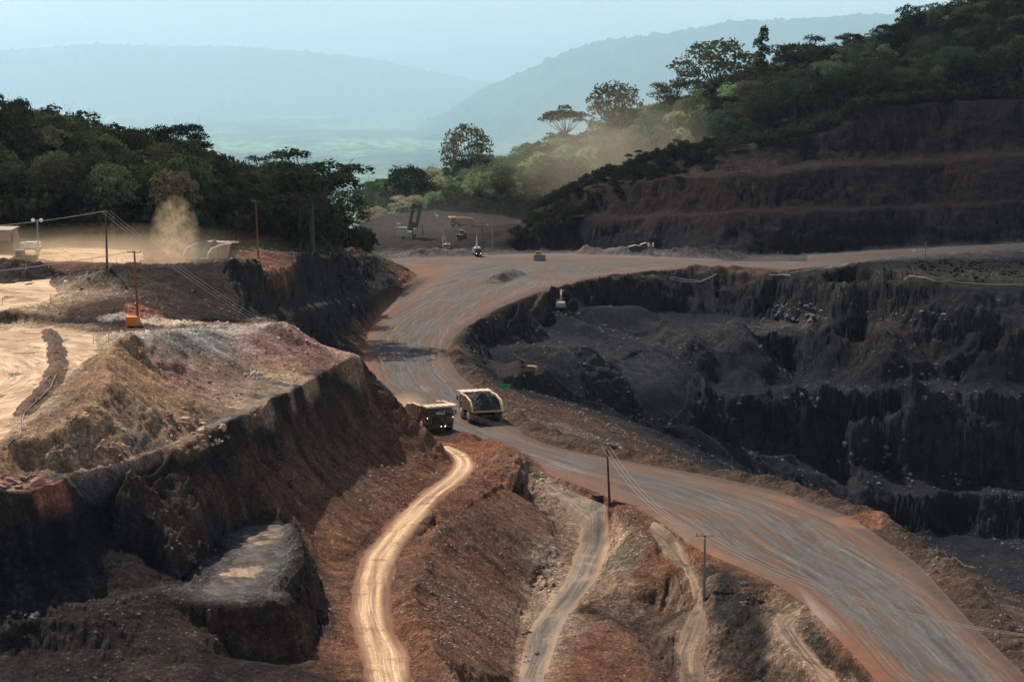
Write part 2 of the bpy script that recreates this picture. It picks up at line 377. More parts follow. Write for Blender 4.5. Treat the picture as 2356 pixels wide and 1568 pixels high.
# pit, upper rim to first floor
PC = [(1118, 880), (1098, 848), (1078, 812), (1070, 785), (1076, 762), (1100, 742), (1200, 698), (1300, 663), (1400, 642), (1480, 631), (1590, 621), (1700, 619), (1800, 628)]
LZc(PC, KB, -.4)
LZ([(1145, 872, -5.5), (1128, 835, -7.5), (1120, 805, -8), (1142, 785, -8.6), (1190, 762, -9), (1240, 742, -8.6), (1292, 712, -6), (1340, 716, -8.4), (1400, 712, -10), (1500, 712, -12), (1600, 720, -14), (1700, 728, -15.5), (1757, 732, -16)], K)
LZ([(1160, 845, -8), (1205, 860, -7), (1260, 862, -10)], KB)
LZ([(1200, 800, -11.5), (1270, 780, -11.5), (1330, 775, -12.2), (1350, 792, -13), (1450, 770, -14), (1600, 755, -16), (1700, 748, -16.6), (1757, 742, -16.8)], GD)
LZ([(1290, 745, -9.5), (1370, 745, -11.3), (1440, 735, -12.2)], K)
LZ([(1300, 850, -14.6), (1400, 832, -16.6), (1500, 800, -16.2), (1520, 790, -16.4)], (0.032, 0.032, 0.034))
LZ([(1500, 800, -16.2), (1560, 868, -22), (1590, 910, -26.5), (1612, 960, -31), (1640, 1010, -37), (1682, 1062, -44)], K)
LZ([(1180, 895, -9), (1250, 905, -13.5), (1350, 930, -20), (1440, 970, -27), (1520, 985, -31), (1600, 1000, -36)], K)
LZ([(1420, 1040, -36), (1500, 1050, -40), (1600, 1060, -43), (1682, 1070, -45.5)], K)
LZ([(1190, 912, -3.6), (1250, 938, -5), (1310, 962, -6), (1370, 970, -7), (1432, 1022, -7.5)], B)
LZ([(1540, 778, -17.2), (1620, 772, -17.4), (1700, 774, -17.6), (1766, 752, -17.2), (1830, 742, -16.4), (1888, 752, -16.8), (1900, 775, -19)], (0.034, 0.031, 0.031))
LZ([(1640, 878, -29), (1700, 888, -30), (1760, 892, -30.8), (1812, 885, -31)], K)
LZ([(1768, 768, -18), (1800, 775, -20), (1845, 778, -20.5)], K)
LZ([(1800, 815, -26), (1815, 850, -30), (1822, 880, -32)], K)
LZ([(1862, 770, -18), (1925, 772, -18.4)], GD)
LZ([(1868, 800, -22), (1900, 802, -21.6), (1938, 806, -22)], K)
LZ([(1945, 735, -16), (1950, 770, -20.5), (1962, 800, -25), (1975, 840, -29)], K)
LZ([(2000, 770, -16), (2045, 765, -15), (2090, 772, -16), (2110, 800, -20)], KB)
LZ([(2190, 780, -17), (2160, 830, -23), (2140, 865, -27)], K)
LZ([(2250, 770, -15), (2330, 775, -15.5)], KB)
LZ([(1650, 900, -30.2), (1700, 908, -31), (1775, 915, -31.6), (1840, 912, -31.6), (1870, 906, -31.6)], GD)
LZ([(1640, 930, -34), (1700, 948, -36.4), (1790, 960, -38.2), (1870, 955, -38)], K)
LZ([(1640, 985, -40), (1702, 990, -41.5), (1800, 998, -43), (1886, 1004, -44), (1905, 1010, -45)], GD)
LZ([(1690, 1035, -46), (1750, 1050, -48), (1811, 1036, -46), (1886, 1012, -45), (1915, 1035, -48)], GD)
LZ([(1700, 1075, -52), (1800, 1090, -54.5), (1931, 1112, -58)], K)
r0 = LZ([(1812, 630, -.4), (1898, 637, -.4), (1979, 650, -1), (2058, 658, -1), (2200, 662, -1), (2356, 665, -1), (2700, 670, -1)], (0.018, 0.0165, 0.017))
LZ([(1838, 660, -8), (1850, 700, -16), (1862, 722, -18.5)], K)
LZ([(1905, 730, -13.5), (2000, 735, -13), (2093, 736, -11.4), (2200, 741, -11.2), (2356, 746, -11.2), (2700, 752, -11)], (0.028, 0.026, 0.027))
LZ([(1862, 872, -31.2), (1900, 870, -30.4), (1950, 882, -30.2), (2050, 884, -29.6), (2100, 872, -27.6), (2200, 882, -29), (2356, 886, -29.6), (2700, 892, -30)], K)
LZ([(1870, 906, -31.6), (1960, 906, -31), (2100, 904, -30.2), (2200, 904, -30.2), (2356, 904, -30.2), (2700, 906, -30.2)], GD)
LZ([(1870, 955, -38), (1970, 960, -38.6), (2100, 958, -37.6), (2200, 958, -37.4), (2356, 958, -37.4), (2700, 960, -37.5)], K)
LZ([(1930, 985, -42), (1985, 976, -39.2), (2100, 975, -39.2), (2200, 975, -39.), (2356, 972, -38.7), (2700, 972, -38.7)], GD)
LZ([(1950, 1040, -49), (1985, 1062, -50.6), (2100, 1086, -54.2), (2200, 1101, -56.2), (2356, 1111, -57.6), (2700, 1120, -58.5)], K)
LZ([(1931, 1112, -58), (1960, 1135, -57.5), (2060, 1141, -58), (2200, 1140, -57.6), (2356, 1142, -57.6), (2700, 1144, -57.6)], GD)
LZ([(1960, 1180, -62), (2090, 1216, -67), (2200, 1228, -68.6), (2356, 1236, -69.2), (2700, 1240, -69.6)], K)
LZ([(2000, 1240, -67), (2200, 1262, -69.2), (2356, 1276, -70), (2700, 1280, -70)], GD)
# inner wall of the pit below the haul road (mostly hidden behind the berm)
def offs(pts, d, z):
    out = []
    for i, p in enumerate(pts):
        a = pts[max(i - 1, 0)]; b = pts[min(i + 1, len(pts) - 1)]
        tx, ty = b[0] - a[0], b[1] - a[1]
        l = math.hypot(tx, ty) or 1
        dd = d[i] if isinstance(d, list) else d
        zz = z[i] if isinstance(z, list) else z
        out.append((p[0] + ty / l * dd, p[1] - tx / l * dd, zz))
    return out
rrl = rr[0:11]
LW(offs(rrl, [24, 24, 22, 20, 14, 10, 9, 9, 9, 9, 9], [-5, -5, -5, -5, -4, -3, -2.5, -2, -2, -2, -2]), (0.055, 0.037, 0.029))
LW(offs(rrl[:9], [30, 30, 28, 26, 20, 18, 18, 18, 18], -12), K)
LW(offs(rrl[:9], [70, 70, 66, 60, 52, 45, 42, 40, 36], [-50] * 6 + [-44, -40, -34]), K)
LW(offs(rrl[:8], 130, -60), K)
# outer frame of the survey
LW([(-90, 100, 5), (0, 100, -4), (60, 100, -4), (120, 100, -30)], B)
LW([(-180, 160, 10), (-130, 200, 8)], B)
LW([(160, 150, -50), (330, 400, -60), (420, 600, -60)], K)
LW([(420, 640, -10), (480, 740, 0)], K)

# ------------------------------------------------------------------ break lines -> triangulated survey -> fine ground mesh
QUAL = 1.0
NU, NV = int(1500 * QUAL), int(1900 * QUAL)
U0, U1 = -0.36, 0.36
Y0, Y1 = 135.0, 1500.0
L0, L1 = math.log(Y0), math.log(Y1)
_r = delaunay_2d_cdt([Vector((v[0], v[1])) for v in verts3], cedges, [], 0, 1e-4)
tv = np.array([[v.x, v.y] for v in _r[0]])
tz = np.full(len(tv), np.nan); tc = np.zeros((len(tv), 3))
for i, o in enumerate(_r[3]):
    if o:
        tz[i] = sum(verts3[k][2] for k in o) / len(o)
        tc[i] = np.mean([vcol[k] for k in o], axis=0)
nb = {}
for a, b in _r[1]:
    nb.setdefault(a, []).append(b); nb.setdefault(b, []).append(a)
bad = [i for i in range(len(tv)) if np.isnan(tz[i])]
print('survey verts', len(tv), 'crossings', len(bad))
for i in bad:
    ks = [k for k in nb.get(i, []) if not np.isnan(tz[k])]
    px = topix(tv[i][0], tv[i][1], 0)
    w = np.array([1 / (1e-3 + np.hypot(*(tv[k] - tv[i]))) for k in ks]); w /= w.sum()
    tz[i] = sum(wk * tz[k] for wk, k in zip(w, ks)); tc[i] = sum(wk * tc[k] for wk, k in zip(w, ks))
    print('  crossing near', [round(c) for c in topix(tv[i][0], tv[i][1], tz[i])], 'z', round(tz[i], 1))
ug = np.linspace(U0, U1, NU)
lg = np.linspace(L0, L1, NV)
Yr = np.exp(lg)
GX = (Yr[:, None] * ug[None, :])
GY = np.repeat(Yr[:, None], NU, axis=1)
def raster(tris, attrs, outs, mask=None):
    """tris (n,3,2) in x,y; attrs (n,3,k); writes into outs (NV,NU,k)"""
    for t3, a3 in zip(tris, attrs):
        u = t3[:, 0] / t3[:, 1]
        j0 = max(0, int(math.ceil((u.min() - U0) / (U1 - U0) * (NU - 1)))); j1 = min(NU - 1, int((u.max() - U0) / (U1 - U0) * (NU - 1)))
        i0 = max(0, int(math.ceil((math.log(t3[:, 1].min()) - L0) / (L1 - L0) * (NV - 1)))); i1 = min(NV - 1, int((math.log(t3[:, 1].max()) - L0) / (L1 - L0) * (NV - 1)))
        if j1 < j0 or i1 < i0: continue
        (x0, y0), (x1, y1), (x2, y2) = t3
        den = (y1 - y2) * (x0 - x2) + (x2 - x1) * (y0 - y2)
        if abs(den) < 1e-9: continue
        X = GX[i0:i1 + 1, j0:j1 + 1]; Y = GY[i0:i1 + 1, j0:j1 + 1]
        a = ((y1 - y2) * (X - x2) + (x2 - x1) * (Y - y2)) / den
        b = ((y2 - y0) * (X - x2) + (x0 - x2) * (Y - y2)) / den
        c = 1 - a - b
        ins = (a >= -1e-6) & (b >= -1e-6) & (c >= -1e-6)
        if not ins.any(): continue
        val = a[..., None] * a3[0] + b[..., None] * a3[1] + c[..., None] * a3[2]
        outs[i0:i1 + 1, j0:j1 + 1][ins] = val[ins]
        if mask is not None:
            mask[0][i0:i1 + 1, j0:j1 + 1][ins] = mask[1]
tris = [t for t in _r[2] if len(t) == 3]
base = np.full((NV, NU, 4), np.nan)
ta = np.concatenate([tz[:, None], tc], axis=1)
raster([tv[list(t)] for t in tris], [ta[list(t)] for t in tris], base)
# outside the surveyed hull: repeat the nearest known column / row
nanm = np.isnan(base[..., 0])
for i in range(NV):
    ok = ~nanm[i]
    if ok.any() and not ok.all():
        idx = np.where(ok)[0]
        near = idx[np.clip(np.searchsorted(idx, np.arange(NU)), 0, len(idx) - 1)]
        near2 = idx[np.clip(np.searchsorted(idx, np.arange(NU)) - 1, 0, len(idx) - 1)]
        pick = np.where(np.abs(near - np.arange(NU)) < np.abs(near2 - np.arange(NU)), near, near2)
        base[i] = base[i][pick]
rows = np.where(~np.isnan(base[..., 0]).all(axis=1))[0]
for i in range(NV):
    if np.isnan(base[i, 0, 0]):
        base[i] = base[rows[np.argmin(np.abs(rows - i))]]
def blur(a, r):
    if r < 1: return a
    for ax in (0, 1):
        p = [(0, 0)] * a.ndim; p[ax] = (r + 1, r)
        c = np.cumsum(np.pad(a, p, mode='edge'), axis=ax, dtype=np.float64)
        n = a.shape[ax]
        hi = np.take(c, np.arange(2 * r + 1, 2 * r + 1 + n), axis=ax)
        lo = np.take(c, np.arange(0, n), axis=ax)
        a = (hi - lo) / (2 * r + 1)
    return a

# roads and floors as strips with their own (along, across) coordinates
def resample(pl, n):
    pl = np.array([p[:2] for p in pl], dtype=float)
    seg = np.hypot(*(pl[1:] - pl[:-1]).T)
    cum = np.concatenate([[0], np.cumsum(seg)]); t = np.linspace(0, cum[-1], n)
    o = np.stack([np.interp(t, cum, pl[:, k]) for k in (0, 1)], axis=1)
    for _ in range(3):
        o[1:-1] = 0.25 * o[:-2] + 0.5 * o[1:-1] + 0.25 * o[2:]
    return o
RC = np.zeros((NV, NU, 3)); RK = np.zeros((NV, NU), dtype=np.int8)
def strip(left, right, kind, n=160, m=8, s0=0.0):
    A, Bp = resample(left, n), resample(right, n)
    mid = (A + Bp) / 2
    s = s0 + np.concatenate([[0], np.cumsum(np.hypot(*(mid[1:] - mid[:-1]).T))])
    tr = []; at = []
    for k in range(n - 1):
        for q in range(m):
            f0, f1 = q / m, (q + 1) / m
            P = []; V = []
            for kk, f in ((k, f0), (k, f1), (k + 1, f1), (k + 1, f0)):
                P.append(A[kk] * (1 - f) + Bp[kk] * f)
                wd = np.hypot(*(A[kk] - Bp[kk]))
                V.append([s[kk], (f - .5) * wd, f * 2 - 1])
            P = np.array(P); V = np.array(V)
            for tri in ((0, 1, 2), (0, 2, 3)):
                tr.append(P[list(tri)]); at.append(V[list(tri)])
    raster(tr, at, RC, (RK, kind))
def pl0(pts, z=0.0): return [PZ(p[0], p[1], z) for p in pts]
# far road (runs right) first, then the main road fans into it
strip(fe[::-1][0:0] + [fe[i] for i in range(len(fe) - 1, -1, -1)], list(reversed(pl0([(840, 620), (960, 632), (1100, 650), (1300, 645), (1480, 624), (1590, 614), (1700, 612.5), (1812, 623)]) + fn[1:])), 1, n=200, m=10, s0=900)
strip(pl0(RL[:-3] + [(952, 622), (930, 606)]), pl0(RR[:-4] + [(1590, 618)]), 1, n=260, m=12)
# trim the first road where the ground is pit or bank
strip(t1l, t1r, 2, n=160, m=6)
strip(t2l, t2r, 3, n=160, m=6, s0=300)
strip(t3l, t3r, 4, n=120, m=6, s0=500)
strip(t4l, t4r, 4, n=120, m=6, s0=700)
strip(ue, le, 4, n=80, m=4, s0=1200)
strip(LZ([(760, 838, 22.1), (671, 880, 22.2), (560, 935, 22.2), (480, 972, 22.2), (395, 1018, 22.2), (290, 1062, 22.2), (150, 1092, 22.2), (0, 1118, 22.2), (-140, 1135, 22.2)], G),
      pl0([(763, 846), (671, 895), (572, 944), (495, 984), (403, 1029), (293, 1068), (150, 1106), (0, 1138), (-140, 1152)], 22), 5, n=120, m=4, s0=1500)
# tan floors: polar ruts round a turning point
def inside(poly):
    p = np.array([q[:2] for q in poly]); m = np.zeros((NV, NU), dtype=bool)
    n = len(p)
    bx = (GX > p[:, 0].min()) & (GX < p[:, 0].max()) & (GY > p[:, 1].min()) & (GY < p[:, 1].max())
    ii = np.where(bx.any(axis=1))[0]
    if len(ii) == 0: return m
    sl = slice(ii[0], ii[-1] + 1)
    X = GX[sl]; Y = GY[sl]; mm = np.zeros(X.shape, dtype=bool)
    for k in range(n):
        x0, y0 = p[k]; x1, y1 = p[(k + 1) % n]
        if y0 == y1: continue
        c = ((Y >= y0) != (Y >= y1)) & (X < (x1 - x0) * (Y - y0) / (y1 - y0) + x0)
        mm ^= c
    m[sl] = mm
    return m
def floor_area(poly, kind, centre, s0=0):
    m = inside(poly) & (RK == 0)
    dx = GX - centre[0]; dy = GY - centre[1]
    r = np.hypot(dx, dy)
    RC[m, 0] = (np.arctan2(dy, dx) * 20 + s0)[m]; RC[m, 1] = r[m]; RC[m, 2] = 0
    RK[m] = kind
floor_area([PZ(*q) for q in [(-320, 1045, 24.8), (0, 1018, 25.8), (66, 958, 26.8), (106, 918, 27.5), (136, 880, 28.), (168, 846, 28.3), (222, 832, 28.5), (228, 800, 28.5), (218, 768, 28.7), (130, 756, 28.8), (0, 752, 28.8), (-320, 752, 28.8)]], 6, (-98, 285, 0))
floor_area([PZ(*q) for q in [(-320, 716, 31), (0, 712, 31), (90, 700, 31), (138, 674, 31), (112, 647, 31.2), (0, 652, 31), (-320, 657, 31)]], 6, PZ(-900, 760, 31), 500)
floor_area([PZ(*q) for q in [(-320, 610, 32), (0, 606, 32.5), (150, 600, 33), (280, 597, 33.4), (330, 590, 32), (330, 572, 31), (200, 568, 31.6), (0, 572, 32.6), (-320, 572, 33)]], 6, PZ(100, 2500, 31), 800)
floor_area([PZ(*q) for q in [(560, 1208, 9.3), (640, 1204, 9), (680, 1220, 9), (640, 1262, 9), (655, 1290, 9), (610, 1350, 9), (560, 1388, 9), (440, 1376, 9.4), (480, 1345, 9.3), (530, 1290, 9.3), (548, 1230, 9.4)]], 7, PZ(900, 1300, 9))
mrd = (RK == 1) & (GY < 778)
base[..., 0][mrd] = 0.0
flat = blur((RK > 0).astype(float), 3)
flatw = blur(np.clip(flat * 3, 0, 1), 5)

print('warping')
X = GX; Y = GY
CALM = [
 [(1130, 890, -6), (1190, 862, -8), (1300, 852, -14), (1500, 798, -16), (1556, 872, -22), (1606, 965, -31), (1590, 1000, -36), (1440, 968, -27), (1300, 925, -17)],
 [(640, 960, 17), (830, 850, 18), (960, 1020, 4), (1000, 1110, 3), (880, 1190, 3), (700, 1200, 8)],
 [(980, 1260, 2), (1100, 1160, 1), (1190, 1120, 1), (1280, 1240, -5), (1230, 1340, -7), (1190, 1440, -7), (1180, 1560, -5), (1060, 1560, 1)],
 [(1200, 760, -9), (1480, 715, -12), (1740, 740, -16), (1480, 765, -14), (1240, 800, -12)],
 [(430, 770, 29), (640, 750, 29), (780, 812, 23), (700, 845, 23), (500, 880, 23)],
 [(1905, 660, -2), (2356, 670, -2), (2500, 740, -11), (1950, 725, -12)],
]
soft = np.clip((Y - 900) / 150, 0, 1) * np.where(np.arctan2(X, Y) < 0.075, 1, 0) * 0.6
warpamp = (1 - np.clip(flatw * 1.3, 0, 1)) * (1 - soft)
near = np.clip(Y / 420.0, 0.45, 1.5)
w1x = fbm(X, Y, 16, 3, 3) * 2.0 * near; w1y = fbm(X, Y, 16, 3, 8) * 2.0 * near
w2x = fbm(X, Y, 4.2, 3, 13) * 0.9 * near; w2y = fbm(X, Y, 4.2, 3, 18) * 0.9 * near
offhill = 1 - np.clip(blur((RK > 0).astype(float), 14) * 2, 0, 1)
pitm = np.clip((X - 14) / 25, 0, 1) * np.clip((Y - 430) / 60, 0, 1) * np.clip((775 - Y) / 20, 0, 1)
calm = np.zeros(X.shape)
for q_ in CALM: calm = np.maximum(calm, inside([PZ(*p) for p in q_]))
calm = blur(calm, 12)
warpamp = warpamp * (1 - .75 * calm) * (1 - .35 * np.clip((Y - 790) / 20, 0, 1))
warpamp = warpamp * np.clip((warpamp > .6) * 1.0, .0, 1) ** .01
hillm = np.clip((Y - 795) / 15, 0, 1) * np.clip((X - 20) / 30, 0, 1) * np.clip((960 - Y) / 40, 0, 1) * offhill
w1y = w1y + (fbm(X, Y, 55, 3, 51) * 9 + ridged(X + fbm(X, Y, 20, 2, 52) * 8, Y * .8, 26, 3, 53) * 4.5) * hillm
rbx = ridged(X + 5 + fbm(X, Y, 20, 2, 34) * 10, Y * .75 + fbm(X, Y, 18, 2, 35) * 8, 24, 3, 33)
wx = (w1x + w2x) * warpamp + fbm(X, Y, 30, 2, 36) * 4 * pitm * warpamp; wy = (w1y + w2y) * warpamp + (rbx * 5.5 + ridged(X + fbm(X, Y, 9, 2, 37) * 5, Y * .9, 8.0, 3, 39) * 2.0) * pitm * warpamp
def lookup(arr, PX, PY):
    u = np.clip((PX / PY - U0) / (U1 - U0) * (NU - 1), 0, NU - 1.001)
    v = np.clip((np.log(PY) - L0) / (L1 - L0) * (NV - 1), 0, NV - 1.001)
    j = u.astype(np.int32); i = v.astype(np.int32)
    fu = u - j; fv = v - i
    if arr.ndim == 3: fu = fu[..., None]; fv = fv[..., None]
    return (arr[i, j] * (1 - fu) * (1 - fv) + arr[i, j + 1] * fu * (1 - fv) + arr[i + 1, j] * (1 - fu) * fv + arr[i + 1, j + 1] * fu * fv)
sm = blur(base, 1)
wb_ = lookup(sm, X + wx, Y + wy)
Z = wb_[..., 0]
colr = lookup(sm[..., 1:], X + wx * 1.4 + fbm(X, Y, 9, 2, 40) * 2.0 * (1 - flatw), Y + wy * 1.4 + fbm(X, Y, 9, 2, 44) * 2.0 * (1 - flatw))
DX = np.gradient(GX, axis=1)
dYr = np.gradient(Yr)[:, None]
def slopes(Zs):
    zx = np.gradient(Zs, axis=1) / DX
    zy = np.gradient(Zs, axis=0) / dYr - ug[None, :] * zx
    return zx, zy
zx, zy = slopes(blur(Z, 4))
sl = np.hypot(zx, zy)
slw = np.clip((sl - 0.25) / 0.6, 0, 1)
print('streaks')
dxn = zx / (sl + 1e-4); dyn = zy / (sl + 1e-4)
def lic(scale, length, seed, steps=7):
    o = 0
    for k in range(-steps, steps + 1):
        o = o + vnoise((X + dxn * k * length / steps) / scale, (Y + dyn * k * length / steps) / scale, seed)
    return o / (2 * steps + 1)
lc1 = lic(1.1, 4.0, 5) * 2.2
lc2 = lic(2.6, 9.0, 6) * 2.0
lc0 = lic(0.5, 1.8, 4, 5) * 2.2
offr = 1 - np.clip(flatw * 1.2, 0, 1)
farf = np.clip((Y - 300) / 500, 0, 1)
ore = np.clip((X - 10) / 40, 0, 1) * np.clip((Y - 380) / 60, 0, 1)
dZ = offr * (1 - .45 * calm) * (lc2 * (0.30 + 0.3 * farf) * slw + lc1 * 0.30 * slw + lc0 * 0.10 * slw
             + fbm(X, Y, 7, 3, 61) * (0.5 + 0.5 * farf)
             + fbm(X, Y, 1.6, 3, 71) * 0.20 + ridged(X, Y, 3.0, 3, 77) * 0.10 * np.clip(slw * 1.6, 0.15, 1))
# ledges and broken strata on the steep faces: noise that also varies with height
stp = np.clip((sl - 0.68) / 0.4, 0, 1) * offr * (1 - soft)
fc = X * .8 + Y * .35; hc = Z
amp = 0.7 + 0.8 * farf
led = fbm(fc / 1.0, hc * 2.2 + 40, 5.5, 4, 801) * 1.5 + fbm(fc, hc * 3.0, 2.2, 3, 811) * 0.8
ph = hc / 2.6 + fbm(X, Y, 14, 2, 815) * 1.2
led = led + (np.abs(ph - np.floor(ph) - .5) * 2 - .5) * .7
blkf = np.floor(fc / 1.7 + fbm(X, Y, 4, 1, 820)) * 7.13 + np.floor(hc / 1.3 + fbm(X, Y, 5, 1, 821)) * 3.77
led = led + (np.sin(blkf * 12.9898) * .5) * .55
dZ = dZ + led * stp * amp * (1 + .7 * pitm) * (1 - .5 * calm)
lump = np.clip(ridged(X, Y, 0.9, 2, 91), 0, 1) ** 2 * 0.16 * offr
# rock-fall patches: angular lumps
patchy = np.clip(fbm(X, Y, 22, 2, 99) * 3, 0, 1) * offr
def cells(s, seed):
    """smallest distance to jittered points -> rounded blocks"""
    gx = np.floor(X / s); gy = np.floor(Y / s); best = np.full(X.shape, 9.0, dtype=np.float32); hh = np.zeros(X.shape, dtype=np.float32)
    for a in (-1, 0, 1):
        for b in (-1, 0, 1):
            cx = gx + a; cy = gy + b
            ix = cx.astype(np.int32); iy = cy.astype(np.int32)
            px = cx + 0.15 + 0.7 * _hash(ix, iy, seed); py = cy + 0.15 + 0.7 * _hash(ix, iy, seed + 1)
            d = np.maximum(np.abs(X / s - px) * 1.1 + np.abs(Y / s - py) * .35, np.abs(Y / s - py) * 1.0)
            r = _hash(ix, iy, seed + 2)
            h = np.clip(r ** 3 * 0.55 + .12 - d, 0, 1) * np.where(r > 0.35, 1, 0)
            hh = np.maximum(hh, np.minimum(h * 2.2, 0.45))
    return hh
patchy = patchy * (1 - .8 * calm)
blk = cells(1.5, 201) * 0.7 * patchy + cells(0.8, 221) * 0.5 * np.clip(patchy + 0.25, 0, 1) * offr
def near_line(pts, w):
    """distance-based profile round a world polyline"""
    P = np.array([p[:2] for p in pts]); out = np.zeros(X.shape)
    for a, b in zip(P[:-1], P[1:]):
        x0, x1 = min(a[0], b[0]) - w, max(a[0], b[0]) + w; y0, y1 = min(a[1], b[1]) - w, max(a[1], b[1]) + w
        i0, i1 = np.searchsorted(Yr, y0), np.searchsorted(Yr, y1)
        if i1 <= i0: continue
        xs = X[i0:i1]; ys = Y[i0:i1]
        d = b - a; L2 = (d ** 2).sum() + 1e-9
        t = np.clip(((xs - a[0]) * d[0] + (ys - a[1]) * d[1]) / L2, 0, 1)
        dist = np.hypot(xs - a[0] - t * d[0], ys - a[1] - t * d[1])
        out[i0:i1] = np.maximum(out[i0:i1], np.clip(1 - dist / w, 0, 1))
    return out
def prof(a): return a * a * (3 - 2 * a)
def smooth_pl(pl, n=120):
    pl = np.array([p[:2] for p in pl], float)
    seg = np.hypot(*(pl[1:] - pl[:-1]).T); cum = np.concatenate([[0], np.cumsum(seg)]); t = np.linspace(0, cum[-1], n)
    return np.stack([np.interp(t, cum, pl[:, k]) for k in (0, 1)], axis=1)
bn = 0.75 + 0.45 * fbm(X, Y, 6, 2, 120) + 0.25 * fbm(X, Y, 1.6, 2, 121)
berm1 = prof(near_line(offs(rr[:16], 4.2, 0), 4.6))
berm1b = prof(near_line(offs(rr[16:-1], 2.6, 0), 2.8))
berm2 = prof(near_line(pl0([(1066, 1010), (1085, 1014), (1120, 1022), (1165, 1042), (1192, 1066), (1210, 1090)], 0.5), 5.0))
berm3 = prof(near_line([(p[0] - 2, p[1]) for p in offs(rl[2:13], -3.4, 0)], 3.4))
berm4 = prof(near_line(offs([PZ(*p) for p in [(684, 1216, 9), (702, 1250, 9), (697, 1300, 9), (660, 1352, 9)]], 1.0, 0), 1.8))
berm5 = prof(near_line([PZ(*p) for p in [(1300, 584, 0), (1380, 589, 0), (1500, 594, 0), (1650, 602, 0)]], 1.0)) * 0
berm6 = prof(near_line([PZ(*p) for p in [(1350, 584, 0), (1480, 586, 0), (1660, 593, 0), (1690, 592, 0)]], 7)) * 1.0
berm7 = prof(near_line([PZ(*p) for p in [(955, 590, 0), (1060, 588, 0)]], 8))
isle = prof(near_line([PZ(*p) for p in [(1133, 650, 0), (1160, 640, 0), (1183, 632, 0)]], 5.5))
moundL = prof(near_line([PZ(*p) for p in [(-60, 628, 32), (20, 628, 32), (85, 630, 32)]], 7))
flb = prof(near_line([PZ(*p) for p in [(110, 765, 28.7), (128, 800, 28.4), (132, 840, 28.2), (118, 880, 27.9), (88, 915, 27.5), (50, 950, 27)]], 2.0))
heaps = 0
for pts_, w_, h_ in (([(1310, 880, -17), (1420, 880, -19.5), (1530, 925, -26), (1600, 975, -34)], 30, 8.5), ([(1400, 745, -12), (1470, 742, -13.5)], 15, 5.0), ([(1225, 850, -9), (1262, 856, -11)], 9, 3.6),
                     ([(1560, 800, -20), (1600, 850, -26)], 14, 6), ([(1690, 800, -21), (1705, 850, -27)], 13, 6), ([(1905, 800, -22), (1912, 850, -28)], 10, 8), ([(2040, 800, -18), (2050, 850, -26)], 14, 6),
                     ([(2290, 800, -18), (2320, 860, -27)], 14, 5), ([(1780, 1010, -45), (1860, 1015, -46)], 14, 4), ([(2110, 1010, -44), (2130, 1070, -52)], 12, 5), ([(1300, 742, -9), (1345, 760, -11)], 10, 3)):
    heaps = heaps + prof(near_line([PZ(*p) for p in pts_], w_)) * h_
Bm = berm1 * 2.5 + berm1b * 1.6 + berm2 * 2.1 + berm3 * 1.1 + berm4 * 1.1 + berm6 * 3.4 + berm7 * 3.0 + isle * 2.6 + moundL * 3.2 + flb * .9 + heaps
Z = Z + dZ + lump + blk + (Bm - heaps) * bn + heaps * (1 - np.clip(flat * 4, 0, 1))
keep = (RK == 1) & (Bm - heaps > 0.25)
RK[keep] = 0
RK[(RK == 6) & (flb + .5 * fbm(X, Y, 2, 2, 350) > 0.25)] = 0
colr = colr * (1 - (flb > .05)[..., None]) + np.array(TB) * (flb > .05)[..., None]
# road surfaces: shallow ruts and ripples
rut = np.where(RK == 1, fbm(RC[..., 0] / 12, RC[..., 1] / 1.5, 1, 3, 300) * 0.06, 0)
rut2 = np.where((RK >= 2) & (RK <= 6), fbm(RC[..., 0] / 10, RC[..., 1] / 0.7, 1, 3, 310) * 0.10, 0)
Z = Z + rut + rut2
for kk_, r_k, lo_ in ((2, 4, .42), (3, 4, .42), (4, 5, .45), (5, 6, .5), (6, 5, .45), (7, 10, .45)):
    mk = blur((RK == kk_).astype(float), r_k)
    RK[(RK == kk_) & (mk < np.minimum(.93, lo_ + (.30 if kk_ in (2, 7) else .18) + (.55 if kk_ in (2, 7) else .35) * fbm(X, Y, 3.0, 3, 330 + kk_)))] = 0
# canopy-covered slopes get a soft dark floor
colr = np.clip(colr, 0.005, 1)
# colour spots: patches of other earth, and shade painted on the spoil heap
def spot(x, y, z, rx, ry, col, amt=0.8, sc=6, seed=0, ang=0.0):
    global colr
    px, py, _ = PZ(x, y, z)
    ca, sa = math.cos(ang), math.sin(ang)
    i0, i1 = np.searchsorted(Yr, py - 1.6 * max(rx, ry)), np.searchsorted(Yr, py + 1.6 * max(rx, ry))
    if i1 <= i0: return
    xs = X[i0:i1] - px; ys = Y[i0:i1] - py
    a = xs * ca + ys * sa; b = -xs * sa + ys * ca
    d = np.sqrt((a / rx) ** 2 + (b / ry) ** 2) + fbm(X[i0:i1], Y[i0:i1], sc, 3, 400 + seed) * 0.8
    w = (np.clip((1.15 - d) * 2.5, 0, 1) * np.clip(2.2 - np.abs(Z[i0:i1] - z) / 2.0, 0, 1))[..., None] * amt
    colr[i0:i1] = colr[i0:i1] * (1 - w) + np.array(col) * w
